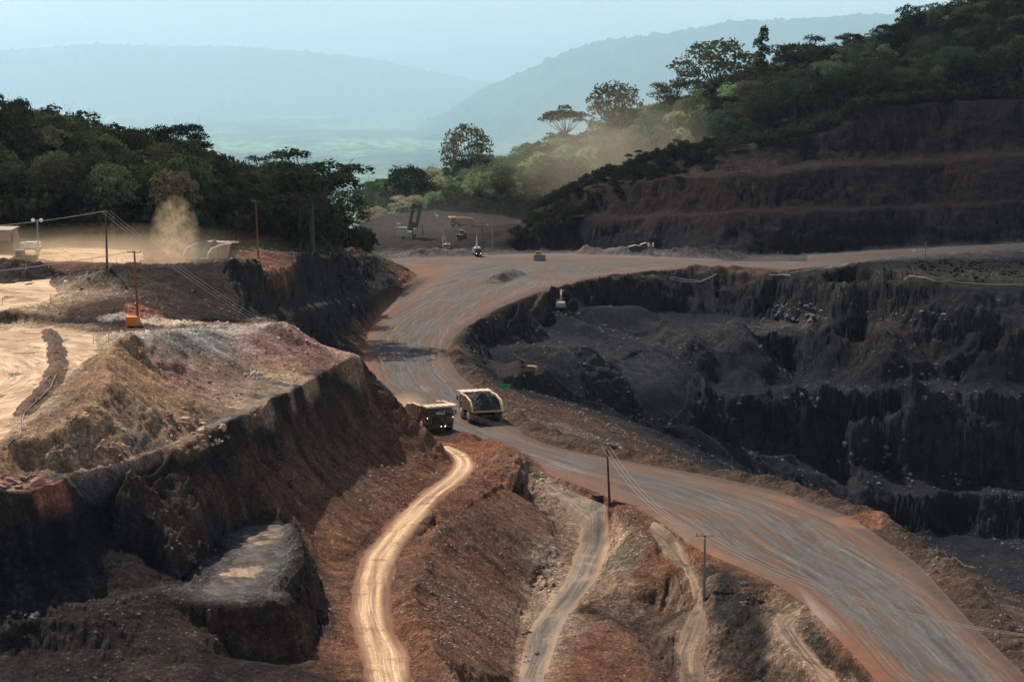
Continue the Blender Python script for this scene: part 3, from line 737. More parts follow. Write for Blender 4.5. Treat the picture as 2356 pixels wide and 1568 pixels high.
SPOTS = [
 (1990, 366, 37, 40, 4, (0.075, 0.06, 0.05), .8), (1700, 520, 10, 6, 5, (0.06, 0.04, 0.03), .7), (1640, 545, 6, 5, 5, (0.07, 0.045, 0.033), .7), (1900, 440, 24, 14, 6, (0.04, 0.03, 0.026), .6),
 (1350, 900, -17, 22, 12, (0.008, 0.008, 0.010), .8), (1500, 930, -24, 20, 14, (0.008, 0.008, 0.010), .8), (1420, 960, -26, 20, 12, (0.007, 0.007, 0.009), .8), (1620, 1000, -38, 12, 12, (0.008, 0.008, 0.010), .7),  # darkens the front of the spoil heap to paint its shaded side
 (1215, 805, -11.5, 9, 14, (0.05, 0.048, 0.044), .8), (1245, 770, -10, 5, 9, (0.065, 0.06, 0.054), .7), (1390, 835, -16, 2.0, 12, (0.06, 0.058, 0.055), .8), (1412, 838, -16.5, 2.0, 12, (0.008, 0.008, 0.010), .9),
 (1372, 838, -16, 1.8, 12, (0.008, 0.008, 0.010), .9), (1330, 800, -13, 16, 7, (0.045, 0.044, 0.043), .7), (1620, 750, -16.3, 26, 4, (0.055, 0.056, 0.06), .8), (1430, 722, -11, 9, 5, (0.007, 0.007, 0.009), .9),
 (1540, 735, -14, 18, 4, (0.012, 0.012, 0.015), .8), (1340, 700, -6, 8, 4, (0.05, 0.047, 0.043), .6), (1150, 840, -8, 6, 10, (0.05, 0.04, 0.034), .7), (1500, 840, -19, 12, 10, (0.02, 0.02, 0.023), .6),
 (2330, 690, -5, 16, 4, (0.07, 0.068, 0.066), .7), (1980, 690, -6, 16, 8, (0.03, 0.022, 0.021), .7), (2150, 715, -9, 30, 5, (0.034, 0.022, 0.021), .6),
 # x, y, z, rx, ry, colour, amount
 (520, 800, 25.5, 4, 9, PW, .85), (560, 790, 26, 3, 8, PW, .9), (470, 780, 27, 5, 7, PW, .7), (420, 800, 27, 7, 8, (0.25, 0.225, 0.20), .8),
 (680, 800, 25, 10, 8, (0.30, 0.145, 0.12), .7), (600, 820, 24.5, 5, 6, (0.30, 0.16, 0.13), .5), (400, 880, 24, 10, 7, (0.24, 0.12, 0.10), .7),
 (360, 720, 30, 5, 5, (0.62, 0.48, 0.35), .9), (400, 725, 29.5, 5, 4, (0.6, 0.42, 0.28), .8), (330, 700, 31, 3, 4, (0.30, 0.10, 0.05), .8),
 (270, 880, 28, 8, 10, (0.30, 0.165, 0.085), .7), (330, 980, 24, 12, 6, (0.30, 0.18, 0.10), .7), (180, 1020, 25, 12, 6, (0.33, 0.20, 0.12), .6),
 (265, 735, 29, 4, 3, (0.45, 0.40, 0.36), .7), (60, 1110, 22.6, 9, 3, (0.33, 0.13, 0.09), .8),
 (570, 900, 22.3, 9, 5, T2, .8), (660, 866, 22.6, 6, 5, T, .7), (500, 940, 22.4, 5, 4, T2, .7), (560, 930, 22.2, 6, 4, (0.40, 0.26, 0.17), .6),
 (1430, 1280, -3.4, 3.5, 7, (0.15, 0.125, 0.08), .6), (1420, 1390, -6, 5, 5, T2, .4),
 (1255, 1300, -6.2, 4, 9, T2, .8), (1420, 1335, -5, 3, 9, T2, .6), (1245, 1360, -6.8, 3, 6, T, .6), (1410, 1250, -4, 2, 6, T, .6),
 (820, 1180, 3, 8, 12, RD, .5), (760, 1240, 3.2, 6, 12, RD, .6), (1120, 1060, 3, 7, 12, RD, .8), (1090, 1020, 2, 9, 6, RD, .9), (730, 1140, 9, 10, 14, RB, .6),
 (1100, 1300, -3, 6, 16, RB, .7), (1120, 1450, -4, 6, 16, RB, .6), (900, 1100, 8, 10, 14, (0.12, 0.085, 0.06), .5),
 (1190, 770, -9, 12, 14, GD, .5), (1150, 930, -3, 4, 10, RB, .5), (1340, 1000, -5, 14, 8, (0.14, 0.095, 0.07), .7),
 (1700, 1040, -47, 16, 8, (0.045, 0.047, 0.046), .8), (1780, 985, -42, 14, 5, (0.055, 0.043, 0.034), .6),
 (2030, 735, -12, 24, 4, (0.05, 0.046, 0.034), .6), (1840, 740, -16, 16, 10, (0.06, 0.055, 0.052), .7),
 (2060, 270, 52, 18, 9, (0.055, 0.034, 0.027), .5), (1850, 430, 22, 12, 7, (0.04, 0.032, 0.029), .5), (1160, 641, 1, 7, 5, (0.045, 0.032, 0.026), .9), (1580, 545, 8, 10, 4, (0.05, 0.035, 0.026), .4), (1700, 370, 34, 16, 12, (0.05, 0.028, 0.021), .7),
 (2310, 1320, -6, 12, 6, (0.20, 0.165, 0.13), .8), (2330, 1470, -6, 10, 6, (0.16, 0.11, 0.085), .6),
 (1620, 1300, -2, 3, 6, OR, .3), (1540, 1270, -2, 2, 6, T2, .6),
 (1770, 1135, 1.5, 5, 5, RD, .6), (2010, 1180, 1.5, 6, 4, RD, .7),
 (640, 640, 30, 30, 8, K, .4),
]
for q, sp in enumerate(SPOTS):
    spot(*sp, seed=q)
grainy = 1 + 0.30 * lc1 * slw + 0.18 * lc2 * slw + 0.20 * fbm(X, Y, 1.2, 3, 130) + 0.22 * fbm(X, Y, 12, 3, 131)
hueT = fbm(X, Y, 30, 3, 140)
rockT = np.clip(blk * 1.8, 0, 1)[..., None]
c3 = colr * np.clip(grainy, 0.35, 1.9)[..., None]
hueT = hueT * (1 - .9 * pitm)
c3[..., 0] *= 1 + 0.16 * hueT; c3[..., 2] *= 1 - 0.12 * hueT
lumaT = c3.mean(axis=-1, keepdims=True)
c3 = c3 * (1 - rockT * 0.6) + (lumaT * 1.75 + 0.012) * np.array([1.06, 0.98, 0.9]) * rockT * 0.6
colr = np.clip(c3, 0.004, 0.8).astype(np.float32)

def ground_mesh(name, fmask, mats):
    """fmask (NV-1, NU-1) selects the quads"""
    idx = np.arange(NV * NU).reshape(NV, NU)
    q = np.stack([idx[:-1, :-1][fmask], idx[:-1, 1:][fmask], idx[1:, 1:][fmask], idx[1:, :-1][fmask]], axis=1)
    used, inv = np.unique(q.ravel(), return_inverse=True)
    co = np.stack([GX.ravel()[used], GY.ravel()[used], Z.ravel()[used]], axis=1).astype(np.float32)
    me = bpy.data.meshes.new(name)
    me.vertices.add(len(used)); me.vertices.foreach_set('co', co.ravel())
    nf = len(q)
    me.loops.add(nf * 4); me.loops.foreach_set('vertex_index', inv.astype(np.int32).ravel())
    me.polygons.add(nf); me.polygons.foreach_set('loop_start', np.arange(0, nf * 4, 4, dtype=np.int32))
    me.polygons.foreach_set('loop_total', np.full(nf, 4, dtype=np.int32))
    me.polygons.foreach_set('use_smooth', np.ones(nf, dtype=bool))
    a = me.attributes.new('earth', 'FLOAT_COLOR', 'POINT')
    c = np.ones((len(used), 4), dtype=np.float32); c[:, :3] = colr.reshape(-1, 3)[used]
    a.data.foreach_set('color', c.ravel())
    b = me.attributes.new('lane', 'FLOAT_VECTOR', 'POINT')
    b.data.foreach_set('vector', RC.reshape(-1, 3)[used].astype(np.float32).ravel())
    me.update(calc_edges=True)
    me.materials.append(mats)
    o = bpy.data.objects.new(name, me); COL.objects.link(o)
    o['kind'] = 'structure'
    return o

# ------------------------------------------------------------------ ground materials
def earth_mat():
    m, nt, out = newmat('bare_earth')
    at = N(nt, 'ShaderNodeAttribute', attribute_name='earth')
    geo = N(nt, 'ShaderNodeNewGeometry')
    n1 = noise(nt, geo.outputs['Position'], 1.7, 6, 0.7)
    n2 = noise(nt, geo.outputs['Position'], 0.35, 5, 0.65)
    n3 = noise(nt, geo.outputs['Position'], 6.5, 4, 0.7)
    r1 = ramp(nt, n1, [(0.28, 0.35), (0.5, 0.9), (0.72, 1.9)])
    r2 = ramp(nt, n2, [(0.3, 0.52), (0.5, .95), (0.7, 1.55)])
    vor = N(nt, 'ShaderNodeTexVoronoi'); vor.inputs['Scale'].default_value = 1.1; nt.links.new(geo.outputs['Position'], vor.inputs['Vector'])
    vs = ramp(nt, vor.outputs['Distance'], [(0.13, 1.0), (0.19, 0.0)])
    vsel = N(nt, 'ShaderNodeSeparateXYZ'); nt.links.new(vor.outputs['Color'], vsel.inputs[0])
    vpick = ramp(nt, vsel.outputs[0], [(0.55, 0.0), (0.6, 1.0)])
    vm = N(nt, 'ShaderNodeMath', operation='MULTIPLY'); nt.links.new(vs, vm.inputs[0]); nt.links.new(vpick, vm.inputs[1])
    c = mixc(nt, 1.0, at.outputs['Color'], r1, 'MULTIPLY')
    c = mixc(nt, 1.0, c, r2, 'MULTIPLY')
    c = mixc(nt, 1.0, c, ramp(nt, n3, [(0.3, 0.5), (0.5, 0.95), (0.7, 1.65)]), 'MULTIPLY')
    stone_c = mixc(nt, 1.0, at.outputs['Color'], (2.3, 2.2, 2.1), 'MULTIPLY')
    c = mixc(nt, vm.outputs[0], c, stone_c)
    b = N(nt, 'ShaderNodeBsdfPrincipled')
    b.inputs['Roughness'].default_value = 0.95
    b.inputs['Specular IOR Level'].default_value = 0.06
    nt.links.new(c, b.inputs['Base Color'])
    bp = N(nt, 'ShaderNodeBump'); bp.inputs['Strength'].default_value = 1.0; bp.inputs['Distance'].default_value = 0.6
    nt.links.new(n1, bp.inputs['Height']); nt.links.new(bp.outputs[0], b.inputs['Normal'])
    nt.links.new(b.outputs[0], out.inputs[0])
    return m
def lane_mat(name, cols, s_scale, t_scale, edge=(0.75, 1.0), rough=0.9, spec=0.12, tint=None, bump=0.12, centre=None, wander=5.0, patch=None):
    """streaks that run along the lane; cols: list of stops (pos, colour)"""
    m, nt, out = newmat(name)
    at = N(nt, 'ShaderNodeAttribute', attribute_name='earth')
    la = N(nt, 'ShaderNodeAttribute', attribute_name='lane')
    sep = N(nt, 'ShaderNodeSeparateXYZ'); nt.links.new(la.outputs['Vector'], sep.inputs[0])
    def lanevec(ss, ts, off=0.0):
        # gentle wander of the tracks
        w = noise(nt, None, 1, 2)
        wn_ = w.node
        cmb0 = N(nt, 'ShaderNodeCombineXYZ')
        m0 = N(nt, 'ShaderNodeMath', operation='MULTIPLY'); nt.links.new(sep.outputs[0], m0.inputs[0]); m0.inputs[1].default_value = 0.02
        m1 = N(nt, 'ShaderNodeMath', operation='MULTIPLY'); nt.links.new(sep.outputs[1], m1.inputs[0]); m1.inputs[1].default_value = 0.03
        nt.links.new(m0.outputs[0], cmb0.inputs[0]); nt.links.new(m1.outputs[0], cmb0.inputs[1]); cmb0.inputs[2].default_value = off
        nt.links.new(cmb0.outputs[0], wn_.inputs['Vector'])
        a = N(nt, 'ShaderNodeMath', operation='MULTIPLY'); nt.links.new(sep.outputs[0], a.inputs[0]); a.inputs[1].default_value = ss
        wd = N(nt, 'ShaderNodeMath', operation='MULTIPLY_ADD'); nt.links.new(w, wd.inputs[0]); wd.inputs[1].default_value = wander; nt.links.new(sep.outputs[1], wd.inputs[2])
        b_ = N(nt, 'ShaderNodeMath', operation='MULTIPLY'); nt.links.new(wd.outputs[0], b_.inputs[0]); b_.inputs[1].default_value = ts
        cb = N(nt, 'ShaderNodeCombineXYZ'); nt.links.new(a.outputs[0], cb.inputs[0]); nt.links.new(b_.outputs[0], cb.inputs[1]); cb.inputs[2].default_value = off
        return cb.outputs[0]
    nA = noise(nt, lanevec(s_scale, t_scale, 0.0), 1.0, 5, 0.6)
    nB = noise(nt, lanevec(s_scale * 1.6, t_scale * 4.5, 7.0), 1.0, 6, 0.7)
    nC = noise(nt, lanevec(s_scale * 6, t_scale * 5, 3.0), 1.0, 4, 0.7)
    geo = N(nt, 'ShaderNodeNewGeometry')
    nP = noise(nt, geo.outputs['Position'], 0.06, 4, 0.6)
    fine = noise(nt, geo.outputs['Position'], 2.2, 5, 0.7)
    mx = N(nt, 'ShaderNodeMath', operation='MULTIPLY_ADD'); nt.links.new(nP, mx.inputs[0]); mx.inputs[1].default_value = 0.45
    ms = N(nt, 'ShaderNodeMath', operation='MULTIPLY'); nt.links.new(nA, ms.inputs[0]); ms.inputs[1].default_value = 0.75
    nt.links.new(ms.outputs[0], mx.inputs[2])
    sb = N(nt, 'ShaderNodeMath', operation='SUBTRACT'); nt.links.new(mx.outputs[0], sb.inputs[0]); sb.inputs[1].default_value = 0.1
    c = ramp(nt, sb.outputs[0], cols)
    if centre is not None:
        ab0 = N(nt, 'ShaderNodeMath', operation='ABSOLUTE'); nt.links.new(sep.outputs[2], ab0.inputs[0])
        k0 = ramp(nt, ab0.outputs[0], centre[0])
        c = mixc(nt, k0, c, centre[1])
    if patch is not None:
        pn = noise(nt, geo.outputs['Position'], patch[1], 6, 0.65)
        c = mixc(nt, ramp(nt, pn, [(patch[2], 0.0), (patch[2] + .08, patch[3])]), c, patch[0])
    rB = ramp(nt, nB, [(0.32, 0.5), (0.5, 0.95), (0.68, 1.8)])
    rC = ramp(nt, nC, [(0.3, 0.75), (0.7, 1.3)])
    rF = ramp(nt, fine, [(0.3, 0.68), (0.7, 1.38)])
    nQ = noise(nt, geo.outputs['Position'], 0.16, 4, 0.65)
    c = mixc(nt, ramp(nt, nQ, [(0.38, 0.15), (0.62, 0.9)]), c, rB, 'MULTIPLY')
    c = mixc(nt, 0.7, c, rC, 'MULTIPLY')
    c = mixc(nt, 0.8, c, rF, 'MULTIPLY')
    ab = N(nt, 'ShaderNodeMath', operation='ABSOLUTE'); nt.links.new(sep.outputs[2], ab.inputs[0])
    ad = N(nt, 'ShaderNodeMath', operation='MULTIPLY_ADD'); nt.links.new(nC, ad.inputs[0]); ad.inputs[1].default_value = 0.25; nt.links.new(ab.outputs[0], ad.inputs[2])
    e = ramp(nt, ad.outputs[0], [(edge[0], 0.0), (edge[1], 1.0)])
    c = mixc(nt, e, c, at.outputs['Color'])
    b = N(nt, 'ShaderNodeBsdfPrincipled')
    b.inputs['Roughness'].default_value = rough
    b.inputs['Specular IOR Level'].default_value = spec
    nt.links.new(c, b.inputs['Base Color'])
    bp = N(nt, 'ShaderNodeBump'); bp.inputs['Strength'].default_value = 0.6; bp.inputs['Distance'].default_value = bump
    nt.links.new(nB, bp.inputs['Height']); nt.links.new(bp.outputs[0], b.inputs['Normal'])
    nt.links.new(b.outputs[0], out.inputs[0])
    return m
M_earth = earth_mat()
M_road = lane_mat('haul_road_surface', [(0.28, (0.045, 0.038, 0.034)), (0.38, (0.066, 0.059, 0.055)), (0.45, (0.098, 0.087, 0.08)), (0.50, (0.075, 0.063, 0.056)),
                                       (0.56, (0.115, 0.064, 0.04)), (0.61, (0.088, 0.074, 0.065)), (0.68, (0.155, 0.13, 0.115)), (0.80, (0.14, 0.07, 0.04))],
                  0.008, 0.26, edge=(0.88, 1.12), wander=9.0, patch=((0.10, 0.095, 0.09), 0.035, .54, .3), centre=([(0.0, 0.0), (0.5, 0.05), (0.72, 0.4), (0.95, 0.6)], (0.165, 0.075, 0.038)))
M_trk1 = lane_mat('pale_track_surface', [(0.3, (0.17, 0.085, 0.05)), (0.42, (0.28, 0.16, 0.095)), (0.5, (0.40, 0.25, 0.145)), (0.6, (0.5, 0.33, 0.2)), (0.75, (0.3, 0.18, 0.11))],
                  0.02, 0.9, edge=(0.5, 1.08), wander=5.0, patch=((0.20, 0.10, 0.06), 0.25, .55, .6), centre=([(0.12, 0.0), (0.30, 0.75), (0.5, 0.3), (0.62, 0.0)], (0.56, 0.37, 0.21)))
M_trk2 = lane_mat('grey_track_surface', [(0.3, (0.075, 0.062, 0.052)), (0.45, (0.12, 0.098, 0.08)), (0.55, (0.17, 0.13, 0.10)), (0.7, (0.27, 0.20, 0.14))], 0.03, 0.8, edge=(0.55, 1.08), wander=7.0, patch=((0.25, 0.18, 0.13), 0.12, .5, .7))
M_trk3 = lane_mat('narrow_track_surface', [(0.3, (0.10, 0.066, 0.048)), (0.45, (0.17, 0.115, 0.078)), (0.55, (0.28, 0.185, 0.115)), (0.7, (0.19, 0.135, 0.10))], 0.03, 1.0, edge=(0.55, 1.1), wander=7.0, patch=((0.075, 0.05, 0.036), 0.2, .5, .8))
M_bench = lane_mat('bench_surface', [(0.3, (0.08, 0.058, 0.046)), (0.45, (0.125, 0.09, 0.068)), (0.6, (0.19, 0.13, 0.09)), (0.75, (0.13, 0.095, 0.075))], 0.02, 0.5, edge=(0.6, 1.1))
M_tan = lane_mat('tan_floor_surface', [(0.28, (0.19, 0.11, 0.068)), (0.42, (0.34, 0.22, 0.135)), (0.5, (0.46, 0.31, 0.19)), (0.62, (0.55, 0.38, 0.24)), (0.8, (0.36, 0.24, 0.15))], 0.12, 0.30, edge=(3, 4), bump=0.25, wander=14.0, patch=((0.20, 0.115, 0.07), 0.09, .56, .7))
M_plat = lane_mat('grey_platform_surface', [(0.3, (0.06, 0.052, 0.045)), (0.48, (0.085, 0.075, 0.065)), (0.54, (0.10, 0.086, 0.072)), (0.60, (0.27, 0.18, 0.12))], 0.07, 0.16, edge=(3, 4), patch=((0.045, 0.034, 0.028), 0.30, .47, .85))
fk = RK[:-1, :-1]
ground_mesh('ground', fk == 0, M_earth)
ground_mesh('haul_road', fk == 1, M_road)
ground_mesh('dirt_track', fk == 2, M_trk1)
ground_mesh('grey_track', fk == 3, M_trk2)
ground_mesh('narrow_track', fk == 4, M_trk3)
ground_mesh('bench_road', fk == 5, M_bench)
ground_mesh('tan_floor', fk == 6, M_tan)
ground_mesh('rock_platform', fk == 7, M_plat)

def gz(x, y):
    """height of the ground at a world point"""
    u = min(max((x / y - U0) / (U1 - U0) * (NU - 1), 0), NU - 1.001)
    v = min(max((math.log(y) - L0) / (L1 - L0) * (NV - 1), 0), NV - 1.001)
    j, i = int(u), int(v); fu, fv = u - j, v - i
    return float(Z[i, j] * (1 - fu) * (1 - fv) + Z[i, j + 1] * fu * (1 - fv) + Z[i + 1, j] * (1 - fu) * fv + Z[i + 1, j + 1] * fu * fv)
def hit(x, y, dmin=140., dmax=1480.):
    """where the sight line through photo point (x, y) first meets the ground"""
    d = ray(x, y)
    s = dmin / d[1]; last = None
    while s * d[1] < dmax:
        X_, Y_, Z_ = d[0] * s, d[1] * s, CAMZ + d[2] * s
        g = gz(X_, Y_)
        if Z_ < g:
            lo, hi = last or s, s
            for _ in range(14):
                mdl = (lo + hi) / 2
                if CAMZ + d[2] * mdl < gz(d[0] * mdl, d[1] * mdl): hi = mdl
                else: lo = mdl
            s = hi
            return Vector((d[0] * s, d[1] * s, gz(d[0] * s, d[1] * s)))
        last = s
        s *= 1.004
    return None

# ------------------------------------------------------------------ far country
def grid_mesh(name, PX, PY, PZ_, mat):
    nv, nu = PX.shape
    idx = np.arange(nv * nu).reshape(nv, nu)
    q = np.stack([idx[:-1, :-1], idx[:-1, 1:], idx[1:, 1:], idx[1:, :-1]], axis=-1).reshape(-1, 4)
    me = bpy.data.meshes.new(name)
    me.vertices.add(nv * nu); me.vertices.foreach_set('co', np.stack([PX, PY, PZ_], axis=-1).astype(np.float32).ravel())
    nf = len(q)
    me.loops.add(nf * 4); me.loops.foreach_set('vertex_index', q.astype(np.int32).ravel())
    me.polygons.add(nf); me.polygons.foreach_set('loop_start', np.arange(0, nf * 4, 4, dtype=np.int32))
    me.polygons.foreach_set('loop_total', np.full(nf, 4, dtype=np.int32))
    me.polygons.foreach_set('use_smooth', np.ones(nf, dtype=bool))
    me.update(calc_edges=True); me.materials.append(mat)
    o = bpy.data.objects.new(name, me); COL.objects.link(o); o['kind'] = 'structure'
    return o
def far_mat(name, dark, light, scale, thr=(0.45, 0.6), dots=True):
    m, nt, out = newmat(name)
    geo = N(nt, 'ShaderNodeNewGeometry')
    sc_ = N(nt, 'ShaderNodeVectorMath', operation='MULTIPLY'); nt.links.new(geo.outputs['Position'], sc_.inputs[0]); sc_.inputs[1].default_value = (1, 0.35, 1)
    n1 = noise(nt, sc_.outputs[0], scale, 5, 0.62)
    n2 = noise(nt, sc_.outputs[0], scale * 14, 3, 0.6)
    f1 = ramp(nt, n1, [(thr[0], 0.0), (thr[1], 1.0)])
    c = mixc(nt, f1, dark, light)
    if dots:
        f2 = ramp(nt, n2, [(0.5, 0.0), (0.56, 1.0)])
        c = mixc(nt, f2, c, dark)
    else:
        c = mixc(nt, 1.0, c, ramp(nt, n2, [(0.3, 0.55), (0.7, 1.5)]), 'MULTIPLY')
    b = N(nt, 'ShaderNodeBsdfDiffuse'); nt.links.new(c, b.inputs[0]); nt.links.new(b.outputs[0], out.inputs[0])
    return m
M_plain = far_mat('valley_plain', (0.025, 0.045, 0.018), (0.26, 0.36, 0.12), 0.0009)
M_hill = far_mat('forested_hill', (0.018, 0.032, 0.014), (0.045, 0.066, 0.026), 0.004, dots=False)
nu_, nv_ = 420, 300
uf = np.linspace(-0.55, 0.55, nu_); yf = np.exp(np.linspace(math.log(1480), math.log(52000), nv_))
FX = yf[:, None] * uf[None, :]; FY = np.repeat(yf[:, None], nu_, axis=1)
edge0 = np.interp(np.clip(FX[0] / 1480, U0, U1), ug, Z[-1])
tt = np.clip((FY - 1480) / 1900, 0, 1); tt = tt * tt * (3 - 2 * tt)
FZ = (1 - tt) * edge0[None, :] + tt * (-330 + fbm(FX, FY, 1500, 3, 500) * 25)
grid_mesh('valley', FX, FY, FZ, M_plain)
def ridge(name, D, pts, foot, base_z, depth, seed, rough):
    """a long hill: crest given as (x, y) of its skyline at distance D"""
    xs = np.array([p[0] for p in pts], float); ys = np.array([p[1] for p in pts], float)
    nu, nv = 1500, 60
    px = np.linspace(xs[0], xs[-1], nu)
    py = np.interp(px, xs, ys)
    ker = np.ones(25) / 25; py = np.convolve(np.pad(py, 12, mode='edge'), ker, mode='valid')
    ux = np.array([ray(a, b)[0] / ray(a, b)[1] for a, b in zip(px, py)])
    cz = np.array([PD(a, b, D)[2] for a, b in zip(px, py)])
    v = np.linspace(0, 1.25, nv)[:, None]
    prof_ = np.where(v < 1, np.sin(np.clip(v, 0, 1) * math.pi / 2) ** 1.15, 1 - (v - 1) * 1.2)
    PY = D - foot * (1 - v) + 0 * ux[None, :]
    PX = PY * ux[None, :]
    PZ_ = base_z + (cz[None, :] - base_z) * prof_
    h = np.clip(v, 0, 1) * (1 - np.clip(v, 0, 1)) * 4
    PZ_ = PZ_ + fbm(PX, PY, 2600, 4, seed) * depth * h * 1.6 + fbm(PX, PY, 500, 3, seed + 5) * depth * 0.22 * (h + .1)
    PZ_ = PZ_ + (np.abs(fbm(PX, PY, 110, 3, seed + 9)) ** 1.0 * 2 - .3) * rough + np.clip(vnoise(PX / 45, PY / 120, seed + 20) - .55, 0, 1) * rough * 2.5
    return grid_mesh(name, PX, PY, PZ_, M_hill)
ridge('hills', 42000, [(500, 150), (700, 142), (830, 137), (900, 129), (1000, 124), (1060, 116), (1120, 112), (1180, 110), (1240, 114), (1300, 118), (1420, 128), (1600, 150)], 7000, -330, 60, 600, 60)
ridge('hills', 26000, [(-900, 100), (-500, 112), (-200, 118), (0, 121), (120, 114), (240, 107), (330, 110), (430, 112), (520, 110), (620, 118), (720, 126), (840, 140), (940, 158), (1030, 175), (1120, 192), (1200, 215), (1300, 250), (1500, 330)], 4800, -330, 90, 620, 36)
ridge('hills', 17000, [(950, 300), (1050, 245), (1120, 200), (1180, 178), (1220, 162), (1280, 131), (1350, 103), (1400, 94), (1500, 83), (1600, 66), (1700, 54), (1800, 50), (1900, 43), (2000, 38), (2070, 35), (2300, 25), (2700, 10), (3300, 0)], 3600, -330, 90, 640, 24)

# ------------------------------------------------------------------ air
def box(name, x0, x1, y0, y1, z0, z1, mat, kind='stuff'):
    me = bpy.data.meshes.new(name)
    v = [(x, y, z) for z in (z0, z1) for y in (y0, y1) for x in (x0, x1)]
    f = [(0, 2, 3, 1), (4, 5, 7, 6), (0, 1, 5, 4), (2, 6, 7, 3), (0, 4, 6, 2), (1, 3, 7, 5)]
    me.from_pydata(v, [], f); me.materials.append(mat)
    o = bpy.data.objects.new(name, me); COL.objects.link(o); o['kind'] = kind
    return o
def vol_mat(name, dens, col, aniso):
    m, nt, out = newmat(name)
    p = N(nt, 'ShaderNodeVolumePrincipled')
    p.inputs['Color'].default_value = col + (1,)
    p.inputs['Density'].default_value = dens
    p.inputs['Anisotropy'].default_value = aniso
    nt.links.new(p.outputs[0], out.inputs['Volume'])
    return m
hz = box('haze', -34000, 34000, -60, 54000, -520, 980, vol_mat('air', 0.000015, (0.60, 0.80, 1.0), 0.4))
tag(hz, 'thin pale blue air over the whole mine and the country behind it', 'haze')
hv = box('valley_haze', -33000, 33000, 1750, 53500, -480, 940, vol_mat('valley_air', 0.000082, (0.56, 0.77, 0.90), 0.4))
tag(hv, 'thick pale blue haze filling the valley and veiling the far hills', 'haze')

# ------------------------------------------------------------------ shared object materials
def paint(name, col, rough=0.6, spec=0.4, dirt=(0.30, 0.20, 0.13), amt=0.5, scale=0.8, metal=0.0):
    m, nt, out = newmat(name)
    tc = N(nt, 'ShaderNodeTexCoord')
    n1 = noise(nt, tc.outputs['Object'], scale, 5, 0.65)
    n2 = noise(nt, tc.outputs['Object'], scale * 6, 4, 0.6)
    f = ramp(nt, n1, [(0.40, 0.0), (0.68, amt)])
    c = mixc(nt, f, col, dirt)
    c = mixc(nt, 1.0, c, ramp(nt, n2, [(0.3, 0.8), (0.7, 1.15)]), 'MULTIPLY')
    b = N(nt, 'ShaderNodeBsdfPrincipled')
    b.inputs['Roughness'].default_value = rough
    b.inputs['Specular IOR Level'].default_value = spec
    b.inputs['Metallic'].default_value = metal
    nt.links.new(c, b.inputs['Base Color']); nt.links.new(b.outputs[0], out.inputs[0])
    return m
def glow(name, col, strength):
    m, nt, out = newmat(name)
    e = N(nt, 'ShaderNodeEmission'); e.inputs[0].default_value = col + (1,); e.inputs[1].default_value = strength
    nt.links.new(e.outputs[0], out.inputs[0]); return m
M_yel = paint('dusty_shaded_yellow_paint', (0.30, 0.155, 0.045), 0.6, amt=0.6, dirt=(0.16, 0.10, 0.065))  # dusty yellow, also darkened for the shade on truck fronts
M_deck = paint('shaded_yellow_paint', (0.11, 0.06, 0.022), 0.6, amt=0.7, dirt=(0.05, 0.035, 0.025))  # deeper yellow: shade of the truck front put into the colour
M_bed = paint('dusty_bed_steel', (0.36, 0.22, 0.13), 0.65, dirt=(0.24, 0.13, 0.08))
M_canopy = paint('pale_canopy_steel', (0.66, 0.50, 0.34), 0.65, dirt=(0.5, 0.33, 0.21))
M_bedin = paint('worn_bed_inside', (0.20, 0.09, 0.05), 0.6, dirt=(0.10, 0.07, 0.06))
M_dark = paint('dark_machine_steel', (0.022, 0.021, 0.022), 0.6, dirt=(0.07, 0.05, 0.038), amt=0.6)
M_black = paint('black_panel', (0.010, 0.010, 0.011), 0.5, dirt=(0.035, 0.028, 0.024), amt=0.5)
M_tyre = paint('tyre_rubber', (0.020, 0.019, 0.019), 0.85, 0.2, dirt=(0.11, 0.075, 0.052), amt=0.6)
M_rim = paint('rim_paint', (0.45, 0.30, 0.17), 0.6, dirt=(0.30, 0.19, 0.12))
M_glass = paint('cab_glass', (0.03, 0.045, 0.055), 0.12, 0.6, dirt=(0.1, 0.1, 0.1), amt=0.3)
M_white = paint('white_paint', (0.70, 0.69, 0.66), 0.5, dirt=(0.4, 0.33, 0.27), amt=0.4)
M_cream = paint('cream_paint', (0.36, 0.31, 0.22), 0.55, dirt=(0.25, 0.18, 0.12), amt=0.4)
M_grey = paint('grey_steel', (0.20, 0.20, 0.20), 0.5, dirt=(0.14, 0.1, 0.08))
M_wood = paint('weathered_pole_wood', (0.075, 0.048, 0.036), 0.85, 0.2, dirt=(0.12, 0.07, 0.045))
M_red = paint('rust_red_pole_wood', (0.17, 0.065, 0.035), 0.85, 0.2, dirt=(0.10, 0.05, 0.035))
M_wire = paint('power_wire', (0.30, 0.27, 0.24), 0.5, 0.5)
M_stake = paint('red_marker_paint', (0.42, 0.08, 0.04), 0.7, dirt=(0.3, 0.14, 0.08))
M_orange = paint('orange_paint', (0.72, 0.20, 0.03), 0.55, dirt=(0.45, 0.2, 0.08), amt=0.35)
M_green = paint('green_sign_paint', (0.01, 0.26, 0.10), 0.5, dirt=(0.02, 0.16, 0.08), amt=0.2)
M_lampwarm = glow('lit_lamp', (1.0, 0.75, 0.42), 1.8)
M_lampglass = paint('lamp_glass', (0.85, 0.85, 0.82), 0.3, 0.5, amt=0.1)
M_ore = paint('ore_heap', (0.024, 0.024, 0.026), 0.85, 0.3, dirt=(0.045, 0.04, 0.04), scale=2.5)
M_pipe = paint('pale_pipe', (0.32, 0.31, 0.29), 0.5, 0.4, amt=0.4)
M_roof = paint('roof_sheet', (0.27, 0.19, 0.14), 0.6, dirt=(0.35, 0.22, 0.14))
M_num = paint('white_lettering', (0.75, 0.75, 0.72), 0.6, amt=0.1)

